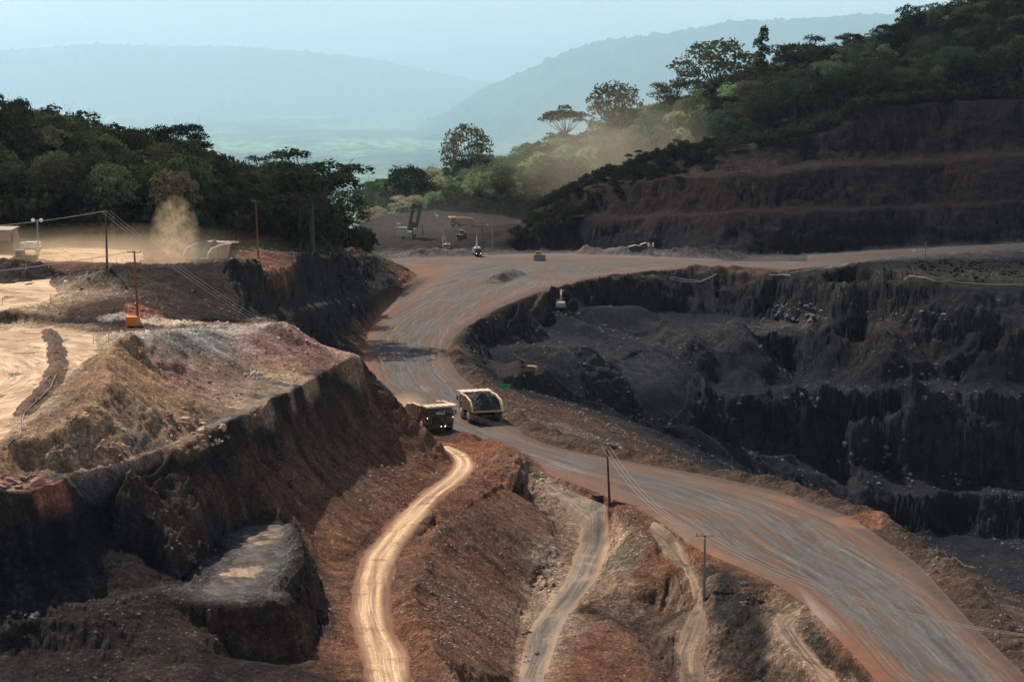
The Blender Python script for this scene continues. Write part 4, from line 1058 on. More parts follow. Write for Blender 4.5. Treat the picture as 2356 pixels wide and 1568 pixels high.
class MB:
    def __init__(s): s.v = []; s.f = []
    def add(s, v, f):
        n = len(s.v); s.v += [tuple(p) for p in v]; s.f += [tuple(i + n for i in q) for q in f]; return s
    def box(s, c, d, rz=0.0, rx=0.0, ry=0.0):
        Mx = Matrix.Rotation(rz, 3, 'Z') @ Matrix.Rotation(rx, 3, 'X') @ Matrix.Rotation(ry, 3, 'Y')
        pts = []
        for z in (-.5, .5):
            for y in (-.5, .5):
                for x in (-.5, .5):
                    pts.append(Vector(c) + Mx @ Vector((x * d[0], y * d[1], z * d[2])))
        return s.add(pts, [(0, 2, 3, 1), (4, 5, 7, 6), (0, 1, 5, 4), (2, 6, 7, 3), (0, 4, 6, 2), (1, 3, 7, 5)])
    def prism(s, prof, x0, x1):
        """profile in (y, z), extruded along x"""
        n = len(prof); v = [(x0, a, b) for a, b in prof] + [(x1, a, b) for a, b in prof]
        f = [tuple(range(n))[::-1], tuple(range(n, 2 * n))] + [(i, (i + 1) % n, n + (i + 1) % n, n + i) for i in range(n)]
        return s.add(v, f)
    def prismy(s, prof, y0, y1):
        n = len(prof); v = [(a, y0, b) for a, b in prof] + [(a, y1, b) for a, b in prof]
        f = [tuple(range(n)), tuple(range(n, 2 * n))[::-1]] + [(i, n + i, n + (i + 1) % n, (i + 1) % n) for i in range(n)]
        return s.add(v, f)
    def tube(s, p0, p1, r0, r1=None, n=8, cap=True):
        r1 = r0 if r1 is None else r1
        p0, p1 = Vector(p0), Vector(p1); d = (p1 - p0).normalized()
        a = d.orthogonal().normalized(); b = d.cross(a)
        v = []
        for p, r in ((p0, r0), (p1, r1)):
            for k in range(n):
                t = 2 * math.pi * k / n
                v.append(p + (a * math.cos(t) + b * math.sin(t)) * r)
        f = [(k, (k + 1) % n, n + (k + 1) % n, n + k) for k in range(n)]
        if cap: f += [tuple(range(n))[::-1], tuple(range(n, 2 * n))]
        return s.add(v, f)
    def path(s, pts, r, n=6):
        for a, b in zip(pts[:-1], pts[1:]): s.tube(a, b, r, r, n)
        return s
    def lathex(s, prof, c, n=24):
        """profile (x, r) turned round the x axis at c"""
        v = []; m = len(prof)
        for k in range(n):
            t = 2 * math.pi * k / n
            for x, r in prof: v.append((c[0] + x, c[1] + r * math.cos(t), c[2] + r * math.sin(t)))
        f = []
        for k in range(n):
            k2 = (k + 1) % n
            for i in range(m - 1): f.append((k * m + i, k * m + i + 1, k2 * m + i + 1, k2 * m + i))
        f.append(tuple(k * m for k in range(n))); f.append(tuple(k * m + m - 1 for k in range(n))[::-1])
        return s.add(v, f)
    def grid(s, fn, nu, nv):
        v = [fn(i / (nu - 1), j / (nv - 1)) for j in range(nv) for i in range(nu)]
        f = [(j * nu + i, j * nu + i + 1, (j + 1) * nu + i + 1, (j + 1) * nu + i) for j in range(nv - 1) for i in range(nu - 1)]
        return s.add(v, f)
    def build(s, name, mat, parent=None, smooth=False, scale=1.0):
        me = bpy.data.meshes.new(name)
        me.from_pydata([(p[0] * scale, p[1] * scale, p[2] * scale) for p in s.v], [], s.f)
        bm = bmesh.new(); bm.from_mesh(me); bmesh.ops.recalc_face_normals(bm, faces=bm.faces); bm.to_mesh(me); bm.free()
        me.materials.append(mat)
        if smooth: me.polygons.foreach_set('use_smooth', [True] * len(me.polygons))
        o = bpy.data.objects.new(name, me); link(o, parent); return o
def empty(name, loc, rz=0.0, label=None, cat=None, group=None):
    o = bpy.data.objects.new(name, None); COL.objects.link(o)
    o.location = loc; o.rotation_euler = (0, 0, rz); o.empty_display_size = 0.5
    return tag(o, label, cat, group)
def kids(o): return [c for c in ALLOBJ if c.parent is o] if False else list(o.children)
def copy_tree(o, parent=None):
    c = o.copy(); COL.objects.link(c)
    if parent is not None: c.parent = parent
    for ch in list(o.children): copy_tree(ch, c)
    return c

# ------------------------------------------------------------------ haul trucks (x right, y forward)
def haul_truck(loc, rz, label, number=None, lights=False, tilt=0.0):
    t = empty('haul_truck', loc, rz, label, 'truck', 'large mining haul trucks')
    t.rotation_euler[0] = tilt
    SC = 0.92
    def bld(mb, name, mat, parent, smooth=False): return mb.build(name, mat, parent, smooth, SC)
    ch = MB()
    for sx in (-1, 1): ch.box((sx * 0.85, -0.3, 1.75), (0.45, 10.2, 0.75))
    ch.box((0, -3.3, 1.55), (3.6, 1.1, 1.1)); ch.box((0, 3.1, 1.45), (4.8, .7, .7))
    ch.box((0, 5.2, 1.55), (5.6, .55, .75)); ch.box((0, -5.5, 1.8), (2.4, .35, .6))
    ch.box((-1.9, -.2, 1.9), (1.2, 2.6, 1.2)); ch.box((1.9, -.2, 1.9), (1.2, 2.6, 1.2))
    bld(ch, 'chassis', M_dark, t)
    fr = MB()
    fr.box((0, 4.55, 3.05), (2.9, 1.7, 2.4)); fr.box((0, 4.3, 3.95), (6.9, 2.3, .22))
    fr.box((-2.5, 4.3, 3.0), (1.7, 1.6, 1.7)); fr.box((2.5, 4.3, 3.0), (1.7, 1.6, 1.7))
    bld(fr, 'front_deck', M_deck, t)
    gr = MB(); gr.box((0, 5.45, 2.95), (2.5, .12, 1.9))
    for k in range(9): gr.box((-1.1 + k * .275, 5.54, 2.95), (.06, .06, 1.85))
    gr.box((0, 5.42, 4.5), (6.3, .1, 1.1))
    bld(gr, 'grille', M_black, t)
    la = MB()
    la.box((-0.55, 5.72, 2.7), (.08, .08, 3.1), 0, 0, R(38)); la.box((-1.05, 5.72, 2.55), (.08, .08, 3.1), 0, 0, R(38))
    for k in range(8):
        f = k / 7 - .5; la.box((-0.8 + f * 1.75, 5.72, 2.63 + f * 2.25), (.55, .12, .05), 0, 0, R(-38) * 0)
    bld(la, 'ladder', M_yel, t)
    ra = MB()
    for x in (-3.3, -2.2, -1.1, 0, 1.1, 2.2, 3.3): ra.tube((x, 5.35, 4.0), (x, 5.35, 5.05), .035)
    ra.tube((-3.35, 5.35, 5.05), (3.35, 5.35, 5.05), .04); ra.tube((-3.35, 5.35, 4.55), (3.35, 5.35, 4.55), .03)
    bld(ra, 'handrail', M_yel, t)
    cb = MB(); cb.prism([(3.1, 4.05), (5.0, 4.05), (5.05, 4.9), (4.75, 5.75), (3.1, 5.75)], -3.1, -1.3)
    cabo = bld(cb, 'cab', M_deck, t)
    wd = MB(); wd.add([(-2.95, 5.07, 4.85), (-1.45, 5.07, 4.85), (-1.45, 4.82, 5.6), (-2.95, 4.82, 5.6)], [(0, 1, 2, 3)])
    wd.add([(-3.12, 4.85, 4.85), (-3.12, 3.4, 4.85), (-3.12, 3.4, 5.6), (-3.12, 4.65, 5.6)], [(0, 1, 2, 3)])
    bld(wd, 'window', M_glass, cabo)
    for sx in (-1, 1):
        mi = MB(); mi.box((sx * 3.75, 5.2, 4.55), (.42, .12, .85)); mi.tube((sx * 3.3, 5.3, 4.1), (sx * 3.75, 5.2, 4.2), .04)
        bld(mi, 'mirror', M_black, t)
        ac = MB(); ac.tube((sx * 3.0, 4.2, 3.2), (sx * 3.0, 5.2, 3.2), .38, .38, 14); ac.tube((sx * 3.0, 5.2, 3.2), (sx * 3.0, 5.35, 3.2), .42, .42, 14)
        bld(ac, 'air_cleaner', M_grey if sx < 0 else M_dark, t)
    # wheels
    def wheel(x0, x1, y, r):
        w = MB(); s = 1 if x1 > x0 else -1
        a, b = min(x0, x1), max(x0, x1); wd_ = b - a
        prof_ = [(0, r * .56), (0.02, r * .8), (0.10, r * .96), (0.22, r), (wd_ - .22, r), (wd_ - .10, r * .96), (wd_ - .02, r * .8), (wd_, r * .56)]
        w.lathex(prof_, (a, y, r), 28)
        for k in range(22):
            tt_ = 2 * math.pi * k / 22
            w.box(((a + b) / 2, y + math.cos(tt_) * r * 1.0, r + math.sin(tt_) * r * 1.0), (wd_ * .86, .17, .09), 0, tt_ + math.pi / 2)
        o = bld(w, 'wheel', M_tyre, t)
        h = MB()
        outx = a if x1 < 0 or (x0 < 0) else b
        sg = -1 if outx == a else 1
        h.lathex([(-.05 * sg if sg > 0 else -.12, r * .18), (-.02, r * .5), (.02, r * .56), (.10 if sg > 0 else .05, r * .52)], (outx + (0.0 if sg > 0 else -.02), y, r), 22)
        h.tube((outx - .1 * sg, y, r), (outx + .22 * sg, y, r), r * .2, r * .17, 14)
        bld(h, 'rim', M_rim, o)
    r_ = 1.72
    wheel(-3.45, -2.45, 2.95, r_); wheel(2.45, 3.45, 2.95, r_)
    for sx in (-1, 1):
        wheel(sx * 3.55, sx * 2.6, -3.3, r_) if sx > 0 else wheel(-3.55, -2.6, -3.3, r_)
        wheel(1.45, 2.4, -3.3, r_) if sx > 0 else wheel(-2.4, -1.45, -3.3, r_)
    # dump body: floor, stepped sides with ribs, front wall, canopy
    bed = MB()
    zf0, zf1 = 2.75, 3.15
    bed.add([(-3.35, -6.6, zf1), (3.35, -6.6, zf1), (3.35, 1.2, zf0), (-3.35, 1.2, zf0), (-3.35, -6.6, zf1 - .3), (3.35, -6.6, zf1 - .3), (3.35, 1.2, zf0 - .3), (-3.35, 1.2, zf0 - .3)],
            [(0, 1, 2, 3), (7, 6, 5, 4), (0, 4, 5, 1), (2, 6, 7, 3), (0, 3, 7, 4), (1, 5, 6, 2)])
    side = [(-6.9, 3.0), (1.3, 2.6), (2.9, 5.95), (-1.8, 5.95), (-3.3, 5.55), (-5.2, 5.35), (-6.5, 4.3)]
    for sx in (-1, 1):
        bed.prism(side, sx * 3.38, sx * 3.58)
        top = [(2.9, 5.95), (-1.8, 5.95), (-3.3, 5.55), (-5.2, 5.35), (-6.5, 4.3), (-6.9, 3.0)]
    bed.add([(-3.4, 1.2, zf0), (3.4, 1.2, zf0), (3.4, 2.9, 5.98), (-3.4, 2.9, 5.98), (-3.4, 1.4, zf0), (3.4, 1.4, zf0), (3.4, 3.1, 5.98), (-3.4, 3.1, 5.98)],
            [(0, 1, 2, 3), (7, 6, 5, 4), (0, 4, 5, 1), (2, 6, 7, 3), (0, 3, 7, 4), (1, 5, 6, 2)])
    body = bld(bed, 'dump_body', M_bed, t)
    for sx in (-1, 1):
        bl_ = MB()
        for a, b in zip(top[:-1], top[1:]): bl_.tube((sx * 3.55, a[0], a[1]), (sx * 3.55, b[0], b[1]), .19, .19, 6)
        bld(bl_, 'top_rail', M_canopy, body)
    for sx in (-1, 1):
        for y, zt in ((1.0, 5.8), (-.1, 5.8), (-1.2, 5.8), (-2.3, 5.6), (-3.4, 5.1), (-4.5, 4.9), (-5.5, 4.2)):
            rb = MB(); rb.box((sx * 3.68, y, (zt + 2.9) / 2), (.2, .22, zt - 2.9)); bld(rb, 'side_rib', M_bed, body)
    ca = MB(); ca.box((0, 4.45, 6.08), (7.3, 3.2, .18)); ca.box((0, 6.05, 6.0), (7.3, .12, .35)); ca.box((-3.62, 4.4, 6.18), (.14, 3.2, .3)); ca.box((3.62, 4.4, 6.18), (.14, 3.2, .3))
    for x in (-2.2, -.7, .8, 2.3): ca.box((x, 4.5, 6.22), (.3, 3.0, .14))
    bld(ca, 'canopy', M_canopy, body)
    for sx in (-1, 1):
        md = MB(); md.box((sx * 2.9, -5.6, 2.1), (1.6, .06, 1.5)); bld(md, 'mud_flap', M_dark, t)
    for x, y, z, rr_ in ((-1.15, 5.53, 1.6, .16), (-.2, 5.53, 1.6, .12), (3.05, 5.5, 3.6, .11), (-3.0, 5.5, 3.5, .11)) if lights else ((-1.2, 5.5, 1.6, .14), (1.2, 5.5, 1.6, .14)):
        l_ = MB(); l_.tube((x, y - .06, z), (x, y + .03, z), rr_, rr_, 12); bld(l_, 'headlight', M_lampwarm if lights else M_lampglass, t)
    if number:
        fc = bpy.data.curves.new('number', 'FONT'); fc.body = number; fc.size = 1.0; fc.extrude = .01; fc.align_x = 'CENTER'
        tmp = bpy.data.objects.new('tmp', fc)
        me = bpy.data.meshes.new_from_object(tmp)
        me.transform(Matrix.Scale(SC, 4) @ Matrix.Translation((0.0, 5.50, 4.22)) @ Matrix.Rotation(math.pi, 4, 'Z') @ Matrix.Rotation(math.pi / 2, 4, 'X') @ Matrix.Scale(1.15, 4, (1, 0, 0)))
        me.materials.clear(); me.materials.append(M_num)
        o = bpy.data.objects.new('fleet_number', me); link(o, t); bpy.data.objects.remove(tmp)
    return t
def ore_load(truck, label):
    SC = 0.92
    def fn(u, v):
        x = (u - .5) * 6.7; y = -6.3 + v * 8.6
        w = max(0, 1 - abs(u - .5) * 2) ; e = min(1, v * 3.2) * min(1, (1 - v) * 5)
        zz = 3.15 + (2.0 * e + 1.25 * e * min(1, w * 1.7) ** .8)
        if v == 0: zz = 3.1
        zz += .28 * math.sin(x * 2.1 + y) * math.cos(y * 1.7) * e + .2 * random.uniform(-1, 1) * e
        return (x * SC, y * SC, zz * SC)
    m = MB().grid(fn, 22, 26)
    o = m.build('ore_load', M_ore)
    o.location = truck.location; o.rotation_euler = truck.rotation_euler
    return tag(o, label, 'ore', 'loads of black ore in truck beds')
p = Vector(PZ(992, 988, 0)); ta_ = haul_truck((p.x, p.y, 0.02), R(180 + 24), 'empty haul truck number 4062 driving towards the camera with headlights on, dust behind it', '4062', True)
p = Vector(PZ(1103, 966, 0)); tb_ = haul_truck((p.x, p.y, 0.02), R(17), 'loaded haul truck seen from behind, driving up the grey road beside the one numbered 4062')
ore_load(tb_, 'heap of black ore in the truck driving away on the main haul road')
p = Vector(PD(488, 597, 442)); p.z = gz(p.x, p.y); print('terrace truck', p, topix(*p))
tc_ = haul_truck((p.x, p.y, p.z - .1), R(-27), 'loaded haul truck on the upper left terrace, half hidden in tan dust')
ore_load(tc_, 'heap of black ore in the dusty truck on the upper left terrace')
pk = Vector(PD(1062, 530, 890)); pk.z = gz(pk.x, pk.y)
td_ = haul_truck(tuple(pk), R(90 + 8), 'parked haul truck seen side on at the foot of the forest, behind the pale crane')

# ------------------------------------------------------------------ excavators and other machines
def excavator(loc, rz, slew, mat, label, boom, stick, sc=1.0, bucket=True):
    t = empty('excavator', loc, rz, label, 'excavator', 'tracked excavators in the pit')
    for sx in (-1, 1):
        m = MB(); m.prism([(-2.5, .55), (-2.2, .12), (-1.8, 0), (1.8, 0), (2.2, .12), (2.5, .55), (2.2, 1.0), (-2.2, 1.0)], sx * 1.25, sx * 1.95)
        for k in range(16): m.box((sx * 1.6, -2.1 + k * .28, 1.02), (.74, .12, .06)); 
        m.build('track', M_dark, t, scale=sc)
    m = MB(); m.box((0, 0, .75), (2.5, 2.2, .5)); m.tube((0, 0, .9), (0, 0, 1.25), .9, .9, 16); m.build('undercarriage', M_dark, t, scale=sc)
    cs, sn = math.cos(slew), math.sin(slew)
    def up(mb):
        mb.v = [(x * cs - y * sn, x * sn + y * cs, z) for x, y, z in mb.v]; return mb
    m = MB(); m.box((0, -1.0, 1.4), (3.1, 4.2, .3)); m.box((0.25, -1.3, 2.2), (2.5, 2.9, 1.35)); m.box((1.05, .9, 1.9), (.9, 1.3, .7))
    h = up(m).build('house', mat, t, scale=sc)
    m = MB(); m.prism([(-3.4, 1.3), (-2.75, 1.25), (-2.75, 2.75), (-3.2, 2.7), (-3.5, 2.2)], -1.5, 1.5); up(m).build('counterweight', mat, h, scale=sc)
    m = MB(); m.box((-1.05, .75, 2.4), (1.0, 1.7, 1.75)); cbo = up(m).build('cab', mat, t, scale=sc)
    m = MB(); m.box((-1.05, 1.62, 2.6), (.84, .05, 1.2)); m.box((-1.57, .8, 2.7), (.05, 1.3, .9)); up(m).build('window', M_glass, cbo, scale=sc)
    def limb(pts, w, name, mt):
        m = MB(); m.prism(pts, -w, w); return up(m).build(name, mt, t, scale=sc)
    b0 = Vector((0.3, 1.7)); 
    b1 = b0 + Vector((math.cos(boom), math.sin(boom))) * 3.2
    b2 = b1 + Vector((math.cos(boom - .5), math.sin(boom - .5))) * 3.2
    limb([(b0.x, b0.y - .3), (b1.x + .25, b1.y - .35), (b2.x, b2.y - .18), (b2.x, b2.y + .18), (b1.x - .15, b1.y + .45), (b0.x - .1, b0.y + .3)], .28, 'boom', mat)
    s1 = b2 + Vector((math.cos(stick), math.sin(stick))) * 3.1
    nrm = Vector((-math.sin(stick), math.cos(stick)))
    q = [b2 - nrm * .35 - Vector((math.cos(stick), math.sin(stick))) * .6, s1 - nrm * .15, s1 + nrm * .15, b2 + nrm * .25 - Vector((math.cos(stick), math.sin(stick))) * .7]
    limb([tuple(a) for a in q], .2, 'stick', mat)
    m = MB(); m.prism([(s1.x, s1.y + .2), (s1.x - 1.0, s1.y - .1), (s1.x - 1.3, s1.y - .9), (s1.x - .7, s1.y - 1.4), (s1.x + .15, s1.y - .9)], -.75, .75); up(m).build('bucket', M_dark, t, scale=sc)
    m = MB(); mid = b0 + (b1 - b0) * .8
    m.tube((.45, b0.x + .3, b0.y - .5), (.45, mid.x, mid.y), .1); m.tube((-.45, b0.x + .3, b0.y - .5), (-.45, mid.x, mid.y), .1); m.tube((0, b1.x, b1.y + .5), (0, b2.x, b2.y + .45), .1)
    up(m).build('hydraulic_ram', M_grey, t, scale=sc)
    return t
p = hit(1212, 861); excavator(tuple(p), R(75), 0, M_yel, 'small yellow excavator with folded arm facing left, above the green sign', R(62), R(-150), .82)
p = hit(1290, 712); excavator(tuple(p - Vector((0, 0, .1))), R(8), R(-12), M_cream, 'cream excavator seen from behind with raised boom, on a dark pile under the pit rim', R(60), R(-8), 1.0)

def bulldozer(loc, rz, label):
    t = empty('bulldozer', loc, rz, label, 'bulldozer')
    for sx in (-1, 1):
        m = MB(); m.prism([(-2.6, .7), (-2.2, .1), (2.0, 0), (2.6, .5), (1.8, 1.3), (-1.6, 1.5)], sx * 1.1, sx * 1.8); m.build('track', M_dark, t)
    m = MB(); m.box((0, .8, 1.75), (1.9, 2.6, 1.4)); m.build('engine_hood', M_yel, t)
    m = MB(); m.prism([(-1.9, 1.4), (-.3, 1.4), (-.45, 3.1), (-1.7, 3.1)], -1.1, 1.1); c = m.build('cab', M_yel, t)
    m = MB(); m.box((0, -.33, 2.55), (1.8, .05, .8)); m.box((0, -1.82, 2.5), (1.8, .05, .8)); m.build('window', M_glass, c)
    m = MB(); m.box((0, -1.05, 3.2), (2.4, 1.8, .14)); m.build('cab_roof', M_yel, t)
    m = MB(); m.prism([(3.1, .05), (3.35, .25), (3.15, 1.0), (3.35, 1.95), (3.45, 2.3), (3.25, 2.25), (2.95, 1.0)], -2.35, 2.35); m.build('blade', M_grey, t)
    m = MB(); m.tube((-1.5, 0, .8), (-1.5, 3.1, .6), .14); m.tube((1.5, 0, .8), (1.5, 3.1, .6), .14); m.build('push_arm', M_yel, t)
    m = MB(); m.tube((.7, .8, 2.4), (.7, .8, 3.3), .09); m.build('exhaust', M_dark, t)
    for sx in (-1, 1):
        m = MB(); m.tube((sx * .8, -.25, 3.35), (sx * .8, -.1, 3.35), .14, .14, 10); m.build('headlight', M_lampglass, t)
    return t
p = hit(1240, 598); bulldozer(tuple(p), R(180 + 4), 'yellow bulldozer with wide grey blade crossing the far road junction')

def wheel_loader(loc, rz, label, mat):
    t = empty('wheel_loader', loc, rz, label, 'loader', 'wheel loaders')
    m = MB(); m.box((0, -1.9, 1.9), (2.0, 2.9, 1.3)); m.build('engine_hood', mat, t)
    m = MB(); m.box((0, 1.2, 1.35), (1.6, 2.2, .8)); m.build('front_frame', mat, t)
    m = MB(); m.prism([(-.5, 1.6), (1.1, 1.6), (.95, 3.4), (-.4, 3.4)], -.85, .85); c = m.build('cab', M_grey, t)
    m = MB(); m.box((0, 1.06, 2.6), (1.4, .05, 1.2)); m.box((-.87, .3, 2.6), (.05, 1.2, 1.2)); m.box((.87, .3, 2.6), (.05, 1.2, 1.2)); m.build('window', M_glass, c)
    m = MB(); m.box((0, .3, 3.48), (2.1, 2.0, .14)); m.build('cab_roof', mat, t)
    for sx in (-1, 1):
        m = MB(); m.prism([(1.0, 1.9), (3.2, .9), (4.2, .5), (4.2, .75), (3.2, 1.3), (1.0, 2.3)], sx * .5, sx * .75); m.build('lift_arm', mat, t)
        for y in (1.6, -1.7):
            m = MB(); m.lathex([(0, .5), (.06, .8), (.2, .9), (.5, .9), (.64, .8), (.7, .5)], (sx * 1.35 - .35, y, .9), 20); w = m.build('wheel', M_tyre, t)
            m = MB(); m.tube((sx * 1.35 - .3 * 1, y, .9), (sx * 1.35 + .38 * sx, y, .9), .42, .42, 14); m.build('rim', mat, w)
    m = MB(); m.prism([(4.1, .2), (5.4, .1), (5.5, .3), (4.6, .6), (4.5, 1.2), (4.9, 1.6), (4.2, 1.3), (3.9, .7)], -1.6, 1.6); m.build('bucket', M_dark, t)
    return t
pl_ = Vector(PZ(50, 606, 32)); pl_.z = gz(pl_.x, pl_.y) - .9
wheel_loader(tuple(pl_), R(80), 'wheel loader with grey cab working behind the mound at the left edge', M_yel)
pl_ = Vector(PD(1063, 571, 835)); pl_.z = gz(pl_.x, pl_.y)
wheel_loader(tuple(pl_), R(170), 'small loader parked beside the truck with the white boom', M_yel)

def mobile_crane(loc, rz, label):
    t = empty('mobile_crane', loc, rz, label, 'crane')
    m = MB(); m.box((0, 0, 1.2), (2.6, 8.5, .7)); m.box((0, -1, 2.0), (2.4, 3.6, 1.2)); m.build('carrier', M_cream, t)
    m = MB(); m.box((0, 3.7, 1.9), (2.5, 1.3, 1.6)); c = m.build('cab', M_cream, t)
    m = MB(); m.box((0, 4.37, 2.2), (2.1, .05, .8)); m.build('window', M_glass, c)
    for sx in (-1, 1):
        for y in (-3.2, -1.6, 1.4, 3.1):
            m = MB(); m.lathex([(0, .3), (.04, .52), (.35, .55), (.4, .3)], (sx * 1.1 - .2, y, .55), 16); m.build('wheel', M_tyre, t)
    a = Vector((0, -1.6, 2.6)); b = Vector((3.9, 1.2, 14.2))
    m = MB(); m.tube(a, a.lerp(b, .5), .48, .42, 8); m.tube(a.lerp(b, .5), b, .32, .26, 8); m.build('boom', M_cream, t)
    m = MB(); m.box(tuple(b), (1.2, .6, .6)); m.tube(tuple(b), (b.x + .9, b.y, b.z + .9), .15); m.build('boom_head', M_white, t)
    m = MB(); m.tube((1.6, 0, 1.5), (1.6, 0, 5.4), .12); m.build('mast', M_white, t)
    return t
pl_ = Vector(PD(1028, 575, 812)); pl_.z = gz(pl_.x, pl_.y)
mobile_crane(tuple(pl_), R(180), 'pale cream crane with long boom leaning right, in front of the parked haul truck')

def boom_truck(loc, rz, label):
    t = empty('boom_truck', loc, rz, label, 'truck')
    m = MB(); m.box((0, 0, .95), (2.2, 8.4, .4)); m.build('chassis', M_dark, t)
    m = MB(); m.prism([(2.6, .9), (4.4, .9), (4.5, 1.9), (4.2, 3.0), (2.6, 3.0)], -1.25, 1.25); c = m.build('cab', M_dark, t)
    m = MB(); m.add([(-1.1, 4.53, 2.0), (1.1, 4.53, 2.0), (1.05, 4.26, 2.85), (-1.05, 4.26, 2.85)], [(0, 1, 2, 3)]); m.build('windscreen', M_glass, c)
    for sx in (-1, 1):
        m = MB(); m.tube((sx * .9, 4.45, 1.2), (sx * .9, 4.56, 1.2), .17, .17, 10); m.build('headlight', M_lampwarm, t)
        for y in (-3, -1.7, 3.2):
            m = MB(); m.lathex([(0, .3), (.04, .5), (.32, .52), (.36, .3)], (sx * 1.05 - .18, y, .52), 16); m.build('wheel', M_tyre, t)
    m = MB(); m.box((-.2, -.8, 2.1), (2.3, 5.6, 1.9)); m.build('tank', M_grey, t)
    m = MB(); m.box((-.55, -.6, 3.2), (1.5, 5.0, .35)); m.build('tank_cover', M_white, t)
    m = MB(); m.tube((.15, 1.8, 3.1), (.15, 1.6, 5.2), .55, .3, 10); m.tube((.15, 1.6, 5.2), (.1, 1.4, 8.6), .3, .12, 10); m.build('boom', M_white, t)
    return t
pl_ = Vector(PD(1096, 580, 800)); pl_.z = gz(pl_.x, pl_.y)
boom_truck(tuple(pl_), R(180 + 12), 'dark service truck facing the camera with a white upright boom and lit headlight')

def drill_rig(loc, rz, label):
    t = empty('drill_rig', loc, rz, label, 'drill rig')
    for sx in (-1, 1):
        m = MB(); m.box((sx * 2.2, 0, .7), (.9, 7.0, 1.3)); m.build('track', M_dark, t)
    m = MB(); m.box((-1.5, -.5, 2.4), (6.0, 6.0, 2.0)); m.box((-2.5, -1, 4.2), (3.6, 3.2, 1.8)); m.build('machine_house', M_cream, t)
    m = MB(); m.box((-4.3, 1.5, 4.0), (1.6, 2.2, 5.2)); c = m.build('cab', M_cream, t)
    m = MB(); m.box((-4.3, 2.63, 5.4), (1.3, .06, 1.3)); m.build('window', M_glass, c)
    ax = 3.0
    for sx, s_ in ((-1, 'a'), (1, 'b')):
        m = MB(); p0 = Vector((ax + sx * 1.5 - 2.0, 2.6, 1.0)); p1 = Vector((ax + sx * 1.5 + .9, 2.6, 15.2))
        d = (p1 - p0)
        m.box(tuple((p0 + p1) / 2), (1.25, 1.6, d.length), 0, 0, math.atan2(d.x, d.z)); m.build('mast_rail', M_dark, t)
    m = MB()
    for f, hh_ in ((.05, 1.0), (.42, .5), (.90, 1.3)):
        m.box((ax - 2.0 + 2.9 * f, 2.6, 1.0 + 14.0 * f), (3.0, .8, hh_))
    m.box((ax - 1.4, 2.6, 4.2), (2.6, 1.2, 6.0), 0, 0, R(10)); m.build('mast_brace', M_dark, t)
    m = MB(); m.box((2.9, -1, 3.4), (1.6, 3.0, 2.6)); m.build('power_pack', M_cream, t)
    return t
pl_ = Vector(PD(940, 571, 850)); pl_.z = gz(pl_.x, pl_.y)
drill_rig(tuple(pl_), R(180 - 4) if False else R(0), 'tall dark drill rig with a double mast and cream cab below the forest')

# ------------------------------------------------------------------ buildings and small fixtures
def bin_house():
    p = Vector(PZ(-6, 575, 33)); p.z = gz(p.x, p.y)
    t = empty('hopper_building', tuple(p), R(-6), 'tan clad hopper building with dark open base at the left edge of the photo', 'building')
    m = MB(); m.box((0, 0, 3.9), (8.0, 5, 2.2)); w = m.build('wall', M_roof, t)
    m = MB()
    for k in range(26): m.box((-3.9 + k * .31, -2.54, 3.9), (.06, .06, 2.15))
    m.build('cladding_rib', M_roof, w)
    m = MB(); m.prism([(-2.7, 5.05), (2.7, 5.5), (2.7, 5.65), (-2.7, 5.2)], -4.3, 4.3); m.build('roof', M_roof, t)
    for x in (-3.7, 0, 3.7):
        for y in (-2.2, 2.2):
            m = MB(); m.box((x, y, 1.4), (.4, .4, 2.9)); m.build('post', M_dark, t)
    m = MB(); m.box((0, .6, 1.3), (7.0, 3, 2.4)); m.build('base_wall', M_dark, t)
    m = MB(); m.tube((4.9, -1.5, 0), (4.9, -1.5, 3.9), .75, .75, 14); m.tube((4.9, -1.5, 3.9), (4.9, -1.5, 4.4), .75, .3, 14); m.build('silo', M_roof, t)
bin_house()
pl_ = Vector(PZ(66, 572, 33.2)); pl_.z = gz(pl_.x, pl_.y)
t = empty('water_truck', tuple(pl_), R(95), 'small white tank truck parked beside the hopper building', 'truck')
m = MB(); m.box((0, -1, 1.9), (1.9, 3.2, 1.3)); m.build('tank', M_white, t)
m = MB(); m.box((0, 1.5, 1.6), (1.9, 1.3, 1.5)); c = m.build('cab', M_white, t)
m = MB(); m.box((0, 2.17, 1.9), (1.6, .05, .6)); m.build('windscreen', M_glass, c)
m = MB(); m.box((0, -.2, .9), (1.4, 5.2, .3)); m.build('chassis', M_dark, t)
for sx in (-1, 1):
    for y in (-2, 1.4):
        m = MB(); m.lathex([(0, .25), (.04, .42), (.26, .45), (.3, .25)], (sx * .85 - .15, y, .45), 14); m.build('wheel', M_tyre, t)

def pole(base, h, mat, label, arms=(), rz=0.0, lamps=0, lean=(0, 0)):
    t = empty('power_pole' if not lamps else 'lamp_pole', tuple(base), rz, label, 'pole', None)
    m = MB(); m.tube((0, 0, -.6), (lean[0], lean[1], h), .24, .15, 10); m.build('pole_shaft', mat, t)
    for z, w in arms:
        m = MB(); m.box((lean[0] * z / h, lean[1] * z / h, z), (w, .14, .16)); a = m.build('crossarm', mat, t)
        for x in (-w * .45, -w * .15 if w > 1.5 else 0, w * .45):
            m = MB(); m.tube((x + lean[0], lean[1], z + .05), (x + lean[0], lean[1], z + .35), .05, .08, 8); m.build('insulator', M_grey, a)
    for k in range(lamps):
        x = (-.9 if k % 2 == 0 else .9); z = h - (0.9 if k > 1 else 0)
        m = MB(); m.tube((x, -.25, z), (x, .1, z), .42, .28, 14); m.build('lamp', M_lampglass, t)
    if lamps:
        m = MB(); m.box((0, .1, h - .4 if lamps > 2 else h), (2.0, .1, .12)); m.build('lamp_bracket', mat, t)
    return t
